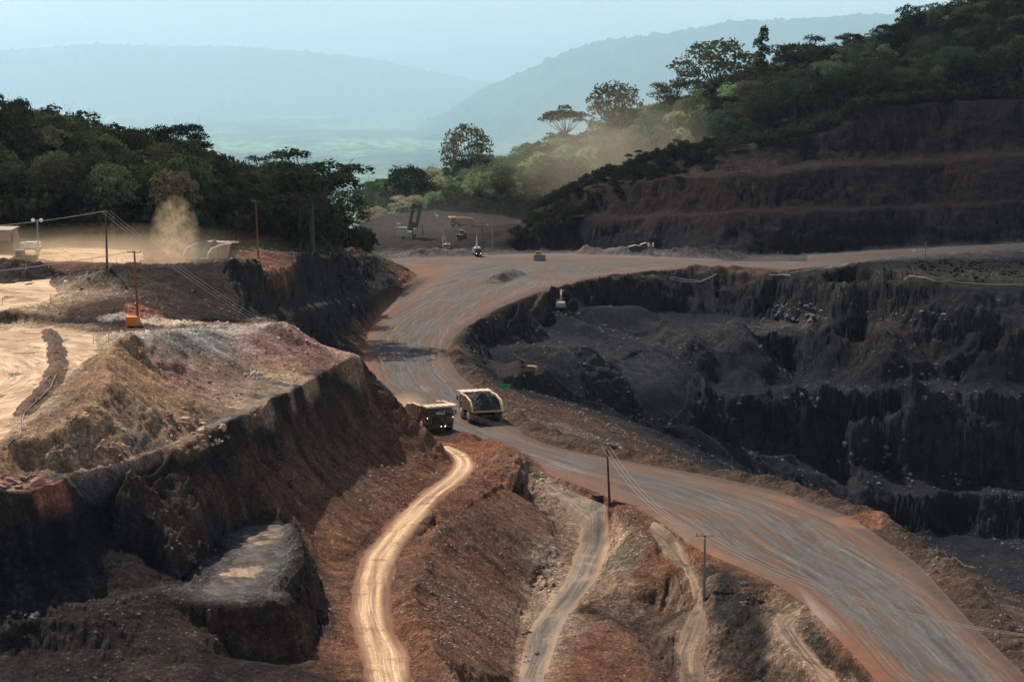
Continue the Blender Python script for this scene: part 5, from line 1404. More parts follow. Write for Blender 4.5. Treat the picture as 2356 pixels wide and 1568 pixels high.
def gpt(x, y, dz=0.0):
    p = hit(x, y)
    return p + Vector((0, 0, dz))
def top_h(p, y):
    """height of something standing at p whose top shows at photo row y"""
    k = -ray(topix(p.x, p.y, p.z)[0], y)[2] / ray(0, y)[1]
    return CAMZ - k * p.y - p.z
PA = Vector(PZ(247, 632, 33.6)); PA.z = gz(PA.x, PA.y)
PB = Vector(PZ(318, 751, 28.6)); PB.z = gz(PB.x, PB.y)
PC_ = Vector(PZ(595, 577, 30.)); PC_.z = gz(PC_.x, PC_.y)
PDp = gpt(1403, 1160); PE_ = gpt(1620, 1378)
hA, hB, hC, hD, hE = top_h(PA, 485), top_h(PB, 577), top_h(PC_, 462), top_h(PDp, 1028), top_h(PE_, 1229)
print('pole heights', [round(q, 1) for q in (hA, hB, hC, hD, hE)], [tuple(round(c) for c in q) for q in (PA, PB, PC_, PDp, PE_)])
pole(PA, hA, M_wood, 'dark power pole on the black mound of the upper terrace edge', ((hA - .3, 1.6),), R(-50))
pole(PB, hB, M_red, 'rust red power pole standing beside the orange container', ((hB - .25, 2.4),), R(0), lean=(-.35, 0))
pole(PC_, hC, M_red, 'reddish power pole in front of the dark left forest', ((hC - .2, 2.0),), R(0), lean=(-.5, 0))
pole(PDp, hD, M_wood, 'dark power pole beside the haul road near the photo centre, leaning left', ((hD - .4, 1.3),), R(40), lean=(-.7, 0))
pole(PE_, hE, M_grey, 'slender grey power pole with a crossarm between the narrow track and haul road', ((hE - .15, 2.6),), R(0))
PG = Vector(PZ(2520, 1700, 0)); PG.z = 0
pole(PG, 11, M_grey, 'next grey power pole of the line, beyond the lower right corner', ((10.8, 2.6),), R(0))
p = Vector(PZ(88, 577, 33.2)); p.z = gz(p.x, p.y); pole(p, top_h(p, 506), M_grey, 'floodlight pole with two round white lamps before the left forest', (), 0, 2)
p = Vector(PD(1497, 577, 800)); p.z = gz(p.x, p.y); pole(p, top_h(p, 560), M_grey, 'light tower with four round white lamps behind the far berm', (), 0, 4)
for x, y0, y1, D, w, lb in ((1133, 580, 508, 815, 0, 'bare thin pole standing left of the bushy slope'), (972, 570, 520, 860, 2.0, 'thin pole with crossarm between the drill rig and the crane'),
                         (1228, 520, 440, 900, 2.2, 'thin pole rising from the top of the bushy slope'), (2129, 596, 556, 760, 0, 'thin pale pole on the dark ground by the far right road'),
                         (83, 470, 405, 640, 0, '')):
    if not lb: continue
    p = Vector(PD(x, y0, D)); p.z = gz(p.x, p.y); h = max(4.0, top_h(p, y1)); pole(p, h, M_grey if w == 0 else M_wood, lb, ((h - .3, w),) if w else ())
p = Vector(PD(1111, 580, 812)); p.z = gz(p.x, p.y)
t = empty('gantry', tuple(p), 0, 'dark upside-down L shaped gantry behind the service truck', 'gantry')
m = MB(); m.box((0, 0, 5), (.35, .35, 10)); m.build('post', M_dark, t)
m = MB(); m.box((-1.7, 0, 9.8), (3.8, .3, .35)); m.box((-3.4, 0, 9.3), (.2, .2, 1.0)); m.build('beam', M_dark, t)

def wire(a, b, sag, label, offs_=(0, 0, 0), n=28):
    m = MB(); a = Vector(a) + Vector(offs_); b = Vector(b) + Vector(offs_)
    pts = [a.lerp(b, k / n) - Vector((0, 0, 4 * sag * (k / n) * (1 - k / n))) for k in range(n + 1)]
    m.path(pts, .028, 4); o = m.build('power_wire', M_wire)
    return tag(o, label, 'wire', None)
tA = PA + Vector((0, 0, hA)); tB = PB + Vector((-.35, 0, hB)); tD = PDp + Vector((-.7, 0, hD)); tE = PE_ + Vector((0, 0, hE)); tG = PG + Vector((0, 0, 11))
tC = PC_ + Vector((-.5, 0, hC))
for q, nm in ((-.7, 'left'), (0, 'middle'), (.7, 'right')):
    wire(tA, tD, 8.0, f'{nm} wire of the line sagging from the mound pole down to the roadside pole', (q, q, 0))
    wire(tD, tE, 2.6, f'{nm} wire between the leaning roadside pole and the grey crossarm pole', (q, 0, 0))
    wire(tE, tG, 3.2, f'{nm} wire running over the haul road from the grey crossarm pole', (q * 1.4, 0, 0))
    wire(tA, (-150, 372, 45), 3.0, f'{nm} wire from the dark mound pole to the left edge', (0, q * 2, 0))
    wire(tB, (-130, 330, 38), 2.0, f'{nm} wire from the rust red pole to the left edge', (0, q * 2, 0))

# marker stakes
NUMW = ['first', 'second', 'third', 'fourth', 'fifth', 'sixth', 'seventh', 'eighth', 'ninth', 'tenth', 'eleventh', 'twelfth']
SZ = [(lambda x, y: x < 300 and 596 < y < 642 and x < 290, 'on the mound left of the terrace truck'), (lambda x, y: 380 < x < 600 and y < 615, 'on the terrace edge before the dust'),
      (lambda x, y: 600 < x < 910 and y < 610, 'along the terrace edge below the left forest'), (lambda x, y: x < 300, 'beside the tan floors at the left'),
      (lambda x, y: 1060 < x < 1400 and y > 600 and y < 770, 'on the pit side edge of the upper haul road'), (lambda x, y: x < 1560 and y < 600, 'on the far berm under the brown hill'),
      (lambda x, y: y < 645, 'by the far right road'), (lambda x, y: True, 'beside the lower haul road')]
scount = {}
def stake(p, h=1.5, first=[None]):
    if first[0] is None:
        t = empty('marker_stake', tuple(p), 0, 'thin red and white marker stake planted along an earth edge', 'stake', 'marker stakes along the earth edges')
        m = MB(); m.tube((0, 0, -.3), (0, 0, h), .055, .05, 6); m.build('post', M_stake, t)
        m = MB()
        for k in range(3): m.tube((0, 0, .25 + k * .45), (0, 0, .43 + k * .45), .075, .075, 6)
        m.build('reflective_band', M_white, t)
        first[0] = t; return t
    c = copy_tree(first[0]); c.location = p; return c
def name_stake(o, x, y):
    w = [b for a, b in SZ if a(x, y)][0]; k = scount.get(w, 0); scount[w] = k + 1
    o['label'] = f'{NUMW[min(k, 11)]} red marker stake from left, {w}'
SP = [(161, 641), (199, 641), (202, 640), (216, 641), (233, 633), (251, 622), (255, 618), (268, 613), (281, 611), (388, 611), (417, 610), (480, 604), (524, 601), (577, 598), (640, 594), (676, 592),
      (718, 591), (760, 590), (800, 590), (838, 591), (117, 694), (6, 702), (1253, 664), (1205, 684), (1103, 735), (1074, 758), (1322, 652), (1352, 582), (1444, 582), (1538, 588),
      (1862, 616), (1894, 624), (2023, 633), (2064, 640), (1462, 1036), (1614, 1062), (1305, 1110), (1556, 1062), (1790, 585), (1800, 584), (870, 595), (900, 600), (1243, 645), (60, 622), (112, 618), (165, 612), (212, 606), (235, 774), (250, 780), (215, 790), (50, 985), (1133, 905)]
for x, y in sorted(SP):
    q = hit(x, y)
    if q is not None: name_stake(stake(q, 1.5), x, y)

# pipes and hoses lying on the ground
def hose(pts, r, label, mat=None, lift=0.1):
    w = []
    for x, y in pts:
        q = hit(x, y)
        if q: w.append(q + Vector((0, 0, lift + r)))
    out = []
    for a, b in zip(w[:-1], w[1:]):
        for k in range(6):
            q = a.lerp(b, k / 6); q.z = max(q.z, gz(q.x, q.y) + r) ; out.append(q)
    out.append(w[-1])
    m = MB().path(out, r, 6); o = m.build('pipe', mat or M_pipe); return tag(o, label, 'pipe')
hose([(1540, 639), (1575, 644), (1612, 648), (1630, 641), (1650, 631)], .15, 'upper of two pale pipes hanging over the pit rim')
hose([(1541, 643), (1575, 649), (1612, 650), (1634, 642)], .12, 'lower of two pale pipes hanging over the pit rim')
hose([(1770, 634), (1800, 633), (1818, 635)], .12, 'short pale pipe lying on the rim above the dark gully')
hose([(2082, 642), (2150, 648), (2220, 652), (2300, 656), (2400, 657)], .13, 'long pale pipeline along the far right edge of the pit')
hose([(130, 862), (122, 878), (117, 892), (104, 905), (92, 917), (72, 935), (56, 952), (52, 968), (60, 985), (48, 992), (46, 1005), (20, 1022), (0, 1030)], .05, 'thin pale hose snaking down beside the tan floor')

p = gpt(306, 750)
t = empty('container', tuple(p), R(-8), 'small bright orange steel skip at the foot of the rust red pole', 'container')
m = MB(); m.box((0, 0, .85), (2.1, 1.6, 1.5))
for k in range(7): m.box((-.95 + k * .31, -.83, .85), (.09, .07, 1.45))
m.build('shell', M_orange, t)
m = MB(); m.box((0, 0, 1.64), (2.2, 1.7, .1)); m.build('rim', M_orange, t)
m = MB()
for x in (-1.2, -.6, 0, .6): m.tube((x, 1.3, 0), (x, 1.3, 3.2), .05)
m.tube((-1.2, 1.3, 3.2), (.6, 1.3, 3.2), .05); m.tube((-1.2, 1.3, 2.6), (.6, 1.3, 2.6), .05); m.build('railing', M_orange, t)
p = gpt(1163, 906)
t = empty('road_sign', tuple(p), R(0), 'blank green rectangular sign on the pit side of the berm', 'sign')
m = MB(); m.box((0, 0, 1.9), (2.3, .08, 1.05)); m.build('panel', M_green, t)
for x in (-.9, .9):
    m = MB(); m.tube((x, .06, -.4), (x, .06, 1.6), .05); m.build('post', M_grey, t)
for x, y, D, lb in ((1121, 537, 880, 'small white sign on the slope right of the gantry'), (2103, 588, 790, 'small pale board on dark ground beside the far right road')):
    p = Vector(PD(x, y, D)); p.z = gz(p.x, p.y)
    t = empty('road_sign', tuple(p), 0, lb, 'sign')
    m = MB(); m.box((0, 0, 2.4), (1.1, .08, 1.4)); m.build('panel', M_white, t)
    m = MB(); m.tube((0, .05, -.3), (0, .05, 1.8), .06); m.build('post', M_grey, t)
for x, w, lb in ((1462, 5.5, 'larger low shed with pale roof behind the far berm'), (1484, 3.6, 'smaller low shed with tan roof behind the far berm')):
    p = Vector(PD(x, 583, 806)); p.z = gz(p.x, p.y) - 2.1
    t = empty('shed', tuple(p), 0, lb, 'shed')
    m = MB(); m.box((0, 0, 1.2), (w, 3, 2.4)); m.build('wall', M_dark, t)
    m = MB(); m.prismy([(-w / 2 - .3, 2.4), (0, 3.2), (w / 2 + .3, 2.4), (w / 2 + .3, 2.52), (0, 3.34), (-w / 2 - .3, 2.52)], -1.8, 1.8); m.build('roof', M_roof, t)
p = Vector(PD(1003, 583, 805)); p.z = gz(p.x, p.y)
t = empty('water_tank', tuple(p), 0, 'small white tank on the ground left of the crane', 'tank')
m = MB(); m.tube((-.9, 0, 1.0), (.9, 0, 1.0), .7, .7, 14); m.build('shell', M_white, t)
m = MB(); m.box((0, 0, .3), (1.4, .8, .7)); m.build('cradle', M_grey, t)
for lb, x, y in (('pale grey wooden crate box lying at the foot of the leaning pole', 1378, 1152),):
    p = gpt(x, y); t = empty('crate', tuple(p), R(25), 'dark wooden crate lying at the foot of the leaning pole', 'crate')
    m = MB(); m.box((0, 0, .5), (1.9, 1.3, 1.0)); m.build('side_board', M_wood, t)
    m = MB(); m.box((0, 0, 1.05), (2.1, 1.5, .1), 0, 0, R(6)); m.build('lid', M_wood, t)

# ------------------------------------------------------------------ rocks
def rock_mat():
    m, nt, out = newmat('broken_rock')
    oi = N(nt, 'ShaderNodeObjectInfo'); tc = N(nt, 'ShaderNodeTexCoord')
    n1 = noise(nt, tc.outputs['Object'], 1.3, 5, 0.65)
    c = mixc(nt, 1.0, oi.outputs['Color'], ramp(nt, n1, [(0.3, 0.55), (0.7, 1.5)]), 'MULTIPLY')
    b = N(nt, 'ShaderNodeBsdfPrincipled'); b.inputs['Roughness'].default_value = 0.8
    nt.links.new(c, b.inputs['Base Color']); nt.links.new(b.outputs[0], out.inputs[0]); return m
M_rock = rock_mat()
ROCKS = []
for k in range(9):
    bm = bmesh.new(); bmesh.ops.create_icosphere(bm, subdivisions=2, radius=1.0)
    for v in bm.verts:
        d = v.co.normalized()
        s = 1 + 0.22 * math.sin(d.x * 3.1 + k * 2) + 0.2 * math.cos(d.y * 4.3 - k) + 0.16 * math.sin(d.z * 5 + k * 3) + random.uniform(-.05, .05)
        v.co = Vector((d.x * s * 1.25, d.y * s, d.z * s * .78))
    for _ in range(5):   # cleaved faces
        nrm = Vector((random.uniform(-1, 1), random.uniform(-1, 1), random.uniform(-.3, 1))).normalized()
        for v in bm.verts:
            q = v.co.dot(nrm) - 0.72
            if q > 0: v.co -= nrm * q
    me = bpy.data.meshes.new('boulder'); bm.to_mesh(me); bm.free(); me.materials.append(M_rock); ROCKS.append(me)
CT = (0.33, 0.22, 0.13); CR = (0.22, 0.10, 0.07); CG = (0.095, 0.09, 0.088); CP = (0.36, 0.31, 0.26); CK = (0.05, 0.047, 0.045)
RG = [ # cx, cy, rx, ry (photo), n, size range, colour, words
 (450, 1000, 75, 45, 36, (.45, 1.3), CT, 'tan boulder in the rock fall below the tan pile'),
 (420, 965, 50, 30, 18, (.4, 1.1), CR, 'red brown boulder high in the rock fall'),
 (572, 858, 26, 12, 16, (.4, 1.1), CP, 'pale boulder below the white dumped slope'),
 (500, 900, 60, 25, 8, (.3, .8), CR, 'reddish stone on the bench below the dumped piles'),
 (265, 1045, 30, 12, 8, (.5, 1.0), CR, 'dark red boulder beside the bench road'),
 (45, 1110, 60, 18, 14, (.5, 1.7), CR, 'large red boulder on the bench road at left'),
 (450, 1270, 60, 26, 18, (.3, .8), CR, 'red stone in the pile on the grey platform'),
 (50, 1415, 60, 10, 14, (.4, .9), CK, 'dark boulder on the lowest left bench'),
 (1255, 1330, 35, 40, 20, (.25, .7), CR, 'red brown stone scattered left of the grey track'),
 (1225, 1480, 35, 60, 14, (.25, .7), CR, 'brown stone by the lower grey track'),
 (1830, 720, 60, 24, 50, (.5, 1.9), CG, 'pale grey boulder on the pit ledge'),
 (2080, 728, 150, 12, 18, (.6, 1.5), CG, 'grey boulder on the upper right pit ledge'),
 (2130, 880, 50, 40, 14, (.6, 1.6), CG, 'grey boulder between the right pit walls'),
 (1990, 1060, 80, 60, 24, (.6, 1.7), CG, 'pale boulder down the middle pit wall'),
 (1860, 900, 60, 50, 12, (.6, 1.5), CG, 'grey boulder below the pit pinnacles'),
 (2150, 1105, 90, 20, 14, (.6, 1.5), CG, 'pale boulder on the lowest visible pit floor'),
 (1660, 935, 60, 30, 8, (.5, 1.3), CG, 'grey boulder right of the black spoil mound'),
 (1720, 1365, 40, 40, 10, (.3, .9), CK, 'dark stone beside the narrow track'),
 (1480, 1020, 140, 18, 0, (.3, .8), CG, ''),
]
nrock = 0
for cx, cy, rx, ry, n, (s0, s1), col, words in RG:
    for k in range(n):
        a = random.uniform(0, 2 * math.pi); rr_ = math.sqrt(random.random())
        q = hit(cx + rx * rr_ * math.cos(a), cy + ry * rr_ * math.sin(a))
        if q is None: continue
        o = bpy.data.objects.new('boulder', ROCKS[nrock % 9]); COL.objects.link(o); nrock += 1
        s = s0 + (s1 - s0) * random.random() ** 2.2
        o.scale = (s * .62 * random.uniform(.8, 1.3), s * .62, s * .62 * random.uniform(.7, 1.1)); o.location = q + Vector((0, 0, s * .12))
        o.rotation_euler = (random.uniform(-.4, .4), random.uniform(-.4, .4), random.uniform(0, 6.28))
        f = random.uniform(.65, 1.35); o.color = (col[0] * f, col[1] * f * random.uniform(.9, 1.1), col[2] * f, 1)
        hs = 'largest' if False else ('big' if s > s0 + .45 * (s1 - s0) else 'small'); lr = 'left' if math.cos(a) * rr_ < 0 else 'right'; ul = 'upper' if math.sin(a) * rr_ < 0 else 'lower'
        tag(o, f'{hs} {words}, {ul} {lr} part', 'boulder', words.replace('boulder', 'boulders').replace('stone ', 'stones '))
# loose small stones nobody could count
sv = []; sf = []; scl = []
ib = np.array([[-.5, -.5, 0], [.5, -.5, .05], [.55, .5, 0], [-.45, .5, 0], [-.3, -.3, .55], [.35, -.25, .6], [.3, .3, .5], [-.25, .35, .62]])
iff = [(4, 5, 6, 7), (0, 1, 5, 4), (1, 2, 6, 5), (2, 3, 7, 6), (3, 0, 4, 7)]
STN = 42000
px_ = rng.uniform(-200, 2556, STN * 3); py_ = rng.uniform(600, 1640, STN * 3)
cnt = 0
uu = rng.uniform(U0 * .95, U1 * .95, STN * 4); YY = np.exp(rng.uniform(math.log(205), math.log(780), STN * 4))
XX = uu * YY
jj = np.clip(((uu - U0) / (U1 - U0) * (NU - 1)).astype(int), 0, NU - 2); iii = np.clip(((np.log(YY) - L0) / (L1 - L0) * (NV - 1)).astype(int), 0, NV - 2)
okm = (RK[iii, jj] == 0) | ((RK[iii, jj] == 5) & (rng.random(len(uu)) < .3))
dens = np.clip(fbm(XX, YY, 14, 3, 900) * 1.6 + .25, 0, 1)
okm &= rng.random(len(uu)) < dens
XX, YY, iii, jj = XX[okm][:STN], YY[okm][:STN], iii[okm][:STN], jj[okm][:STN]
ZZ = Z[iii, jj]; nS = len(XX)
ss = (0.09 + 0.45 * rng.random(nS) ** 6) * np.clip(YY / 330, .75, 1.8)
an = rng.uniform(0, 6.28, nS)
V = np.zeros((nS, 8, 3)); sxyz = np.stack([ss * rng.uniform(.7, 1.5, nS), ss, ss * rng.uniform(.6, 1.1, nS)], axis=1)
jit = rng.uniform(-.18, .18, (nS, 8, 3))
Lb = (ib[None] + jit) * sxyz[:, None, :]
V[..., 0] = XX[:, None] + Lb[..., 0] * np.cos(an)[:, None] - Lb[..., 1] * np.sin(an)[:, None]
V[..., 1] = YY[:, None] + Lb[..., 0] * np.sin(an)[:, None] + Lb[..., 1] * np.cos(an)[:, None]
V[..., 2] = ZZ[:, None] + Lb[..., 2] - .06
F = (np.array(iff)[None] + (np.arange(nS) * 8)[:, None, None]).reshape(-1, 4)
def np_mesh(name, V, F, mat, col=None, cname='tint', parent=None, matidx=None):
    me = bpy.data.meshes.new(name)
    me.vertices.add(len(V)); me.vertices.foreach_set('co', V.astype(np.float32).ravel())
    nf, k = F.shape
    me.loops.add(nf * k); me.loops.foreach_set('vertex_index', F.astype(np.int32).ravel())
    me.polygons.add(nf); me.polygons.foreach_set('loop_start', np.arange(0, nf * k, k, dtype=np.int32)); me.polygons.foreach_set('loop_total', np.full(nf, k, dtype=np.int32))
    if col is not None:
        a = me.attributes.new(cname, 'FLOAT_COLOR', 'POINT'); c = np.ones((len(V), 4), dtype=np.float32); c[:, :3] = col; a.data.foreach_set('color', c.ravel())
    me.update(calc_edges=True)
    for mm in (mat if isinstance(mat, list) else [mat]): me.materials.append(mm)
    if matidx is not None: me.polygons.foreach_set('material_index', matidx.astype(np.int32))
    o = bpy.data.objects.new(name, me); link(o, parent); return o
cst = colr[iii, jj] * rng.uniform(.8, 1.9, nS)[:, None] + .003
m_, nt_, out_ = newmat('loose_stone')
at_ = N(nt_, 'ShaderNodeAttribute', attribute_name='tint'); b_ = N(nt_, 'ShaderNodeBsdfPrincipled'); b_.inputs['Roughness'].default_value = .8
nt_.links.new(at_.outputs['Color'], b_.inputs['Base Color']); nt_.links.new(b_.outputs[0], out_.inputs[0])
o = np_mesh('loose_stones', V.reshape(-1, 3), F, m_, np.repeat(cst, 8, axis=0).clip(0, .6)); tag(o, 'small loose stones scattered over all the bare slopes', 'stones', None, 'stuff')

# ------------------------------------------------------------------ trees
def leaf_mat(name, use_attr):
    m, nt, out = newmat(name)
    if use_attr:
        at = N(nt, 'ShaderNodeAttribute', attribute_name='tint'); src = at.outputs['Color']
    else:
        oi = N(nt, 'ShaderNodeObjectInfo'); src = oi.outputs['Color']
    geo = N(nt, 'ShaderNodeNewGeometry')
    n1 = noise(nt, geo.outputs['Position'], 0.6, 3, 0.6)
    v = ramp(nt, n1, [(0.3, 0.6), (0.7, 1.45)])
    c = mixc(nt, 1.0, src, v, 'MULTIPLY')
    d = N(nt, 'ShaderNodeBsdfDiffuse'); tr = N(nt, 'ShaderNodeBsdfTranslucent'); ms = N(nt, 'ShaderNodeMixShader'); ms.inputs[0].default_value = 0.33
    nt.links.new(c, d.inputs[0])
    tcx = mixc(nt, 1.0, c, (1.2, 1.15, 0.6), 'MULTIPLY'); nt.links.new(tcx, tr.inputs[0])
    nt.links.new(d.outputs[0], ms.inputs[1]); nt.links.new(tr.outputs[0], ms.inputs[2]); nt.links.new(ms.outputs[0], out.inputs[0])
    return m
M_leaf = leaf_mat('foliage', False); M_leafT = leaf_mat('foliage_mass', True)
M_bark = paint('rough_bark', (0.07, 0.06, 0.05), .9, .2, dirt=(0.035, 0.03, 0.025))
def limbs(segs, n=5):
    """segs: list of (p0, p1, r0, r1)"""
    V = []; F = []
    for p0, p1, r0, r1 in segs:
        p0 = np.array(p0, float); p1 = np.array(p1, float); d = p1 - p0; d = d / (np.linalg.norm(d) + 1e-9)
        a = np.cross(d, [0.3, 0.9, 0.1]); a /= np.linalg.norm(a) + 1e-9; b = np.cross(d, a); k0 = len(V)
        for p, r in ((p0, r0), (p1, r1)):
            for k in range(n):
                t = 2 * math.pi * k / n; V.append(p + (a * math.cos(t) + b * math.sin(t)) * r)
        F += [(k0 + k, k0 + (k + 1) % n, k0 + n + (k + 1) % n, k0 + n + k) for k in range(n)]
    return np.array(V), np.array(F)
def leaves(cl, per, size, r):
    """cl: clumps (x, y, z, rx, rz)"""
    cl = np.array(cl); n = len(cl) * per
    c = np.repeat(cl, per, axis=0)
    d = r.normal(size=(n, 3)); d /= np.linalg.norm(d, axis=1)[:, None]
    d[:, 2] = np.where(d[:, 2] < -.3, -d[:, 2] * .6, d[:, 2])
    rad = r.uniform(.55, 1.08, n) ** .7
    P = c[:, :3] + d * rad[:, None] * np.stack([c[:, 3], c[:, 3], c[:, 4]], axis=1)
    nn = d + r.normal(size=(n, 3)) * .7; nn /= np.linalg.norm(nn, axis=1)[:, None]
    a = np.cross(nn, r.normal(size=(n, 3))); a /= np.linalg.norm(a, axis=1)[:, None] + 1e-9; b = np.cross(nn, a)
    s = (size * r.uniform(.55, 1.35, n))[:, None]
    V = np.stack([P - a * s * .8, P - b * s * .5, P + a * s * .8, P + b * s * .5], axis=1)
    F = np.arange(n * 4).reshape(n, 4)
    return V.reshape(-1, 3), F
PROTO = {}
def tree_proto(key, H, CR_, kind, seed, per=70, size=.42):
    r = np.random.default_rng(seed); segs = []; cl = []
    th = {'round': .45, 'flat': .62, 'column': .25, 'open': .5, 'dead': .5, 'bush': .1}[kind] * H
    bend = r.normal(size=2) * H * .02
    tp = (bend[0], bend[1], th); r0 = H * {'round': .018, 'flat': .014, 'column': .016, 'open': .013, 'dead': .010, 'bush': .012}[kind]
    segs.append(((0, 0, -1.5), (bend[0] * .5, bend[1] * .5, th * .5), r0 * 1.3, r0)); segs.append(((bend[0] * .5, bend[1] * .5, th * .5), tp, r0, r0 * .8))
    nb_ = {'round': 20, 'flat': 20, 'column': 10, 'open': 26, 'dead': 9, 'bush': 7}[kind]
    for k in range(nb_):
        a = 2.399 * k + r.uniform(-.4, .4); f = (k + .5) / nb_
        if kind == 'round':
            el = 1 - 2 * f * .82; rr_ = CR_ * math.sqrt(max(0, 1 - el * el)) * r.uniform(.72, 1.0); z = H - CR_ * .95 + el * CR_ * .85
            c = (rr_ * math.cos(a), rr_ * math.sin(a), z); cr = CR_ * r.uniform(.34, .5)
            cl.append((*c, cr, cr * .75))
        elif kind == 'flat':
            rr_ = CR_ * math.sqrt(f) * .95; z = H - 1.2 - (rr_ / CR_) ** 2 * H * .13 + r.uniform(-.8, .8)
            c = (rr_ * math.cos(a), rr_ * math.sin(a), z); cl.append((*c, CR_ * r.uniform(.24, .38), CR_ * .17))
        elif kind == 'column':
            z = H * (.22 + .76 * f); rr_ = CR_ * (.25 + .2 * r.random()); c = (rr_ * math.cos(a), rr_ * math.sin(a), z); cl.append((*c, CR_ * (1.0 - .5 * f) * .75, H * .1))
        elif kind == 'open':
            rr_ = CR_ * r.uniform(.35, 1.0); z = H * (.62 + .36 * r.random() - .12 * (rr_ / CR_)); c = (rr_ * math.cos(a), rr_ * math.sin(a), z); cl.append((*c, CR_ * r.uniform(.27, .42), CR_ * .24))
        elif kind == 'dead':
            rr_ = CR_ * r.uniform(.3, 1.0); z = H * r.uniform(.7, 1.0); c = (rr_ * math.cos(a), rr_ * math.sin(a), z)
        else:
            rr_ = CR_ * r.uniform(0, .8); z = H * r.uniform(.3, .75); c = (rr_ * math.cos(a), rr_ * math.sin(a), z); cl.append((*c, CR_ * .5, H * .3))
        mid = (c[0] * .45 + tp[0] * .5, c[1] * .45 + tp[1] * .5, th + (c[2] - th) * (.35 if kind != 'column' else .9))
        if kind != 'column':
            segs.append((tp, mid, r0 * .5, r0 * .33)); segs.append((mid, c, r0 * .33, r0 * .12))
            if kind in ('dead', 'open'):
                for q in range(3 if kind == 'dead' else 2):
                    e = tuple(c[i] + r.normal() * CR_ * .22 + (CR_ * .12 if i == 2 else 0) for i in range(3)); segs.append((mid, e, r0 * .22, r0 * .06))
                    e2 = tuple(c[i] + r.normal() * CR_ * .25 for i in range(3)); segs.append((c, e2, r0 * .14, r0 * .05))
    if kind == 'column': segs.append((tp, (0, 0, H * .95), r0 * .8, r0 * .3))
    tV, tF = limbs(segs)
    if cl:
        if kind in ('round',): cl.append((0, 0, H - CR_ * .9, CR_ * .6, CR_ * .6))
        lV, lF = leaves(cl, per, size, r)
    else: lV = None; lF = None
    PROTO[key] = (tV, tF, lV, lF, H, CR_)
for q in range(6): tree_proto(('round', q), 16 + q * .6, 5.2 + (q % 3) * .7, 'round', 50 + q, per=120, size=.44)
for q in range(3): tree_proto(('flat', q), 19 + q, 6.5 + q * .5, 'flat', 70 + q, per=110, size=.40)
for q in range(3): tree_proto(('open', q), 19 + q, 5.5 + q * .5, 'open', 80 + q, per=120, size=.36)
for q in range(2): tree_proto(('column', q), 19, 2.4, 'column', 90 + q, per=130, size=.42)
for q in range(2): tree_proto(('dead', q), 16, 5, 'dead', 95 + q)
for q in range(3): tree_proto(('bush', q), 4.5, 2.6, 'bush', 100 + q, per=90, size=.36)
PM = {}
def proto_mesh(key):
    if key not in PM:
        tV, tF, lV, lF, H, CR_ = PROTO[key]
        a = np_mesh('trunk', tV, tF, M_bark); am = a.data; bpy.data.objects.remove(a)
        bm_ = None
        if lV is not None:
            b = np_mesh('crown', lV, lF, M_leaf); bm_ = b.data; bpy.data.objects.remove(b)
        PM[key] = (am, bm_)
    return PM[key]
def plant(key, x, y, z, s, col, label, group=None, sx=1.0, rz=None, name='tree', cat='tree'):
    am, bm_ = proto_mesh(key)
    t = empty(name, (x, y, z), rz if rz is not None else random.uniform(0, 6.28), label, cat, group); t.scale = (s * sx, s * sx, s)
    a = bpy.data.objects.new('trunk' if key[0] != 'dead' else 'trunk', am); link(a, t)
    if bm_:
        b = bpy.data.objects.new('crown', bm_); link(b, t); b.color = (*col, 1)
    return t
GREENS = [(0.025, 0.036, 0.024), (0.032, 0.044, 0.027), (0.042, 0.050, 0.030), (0.021, 0.031, 0.027), (0.048, 0.049, 0.034), (0.035, 0.052, 0.028), (0.045, 0.041, 0.033)]
def gcol(b=1.0):
    c = random.choice(GREENS); f = random.uniform(.75, 1.3) * b
    return tuple(v * f for v in c)
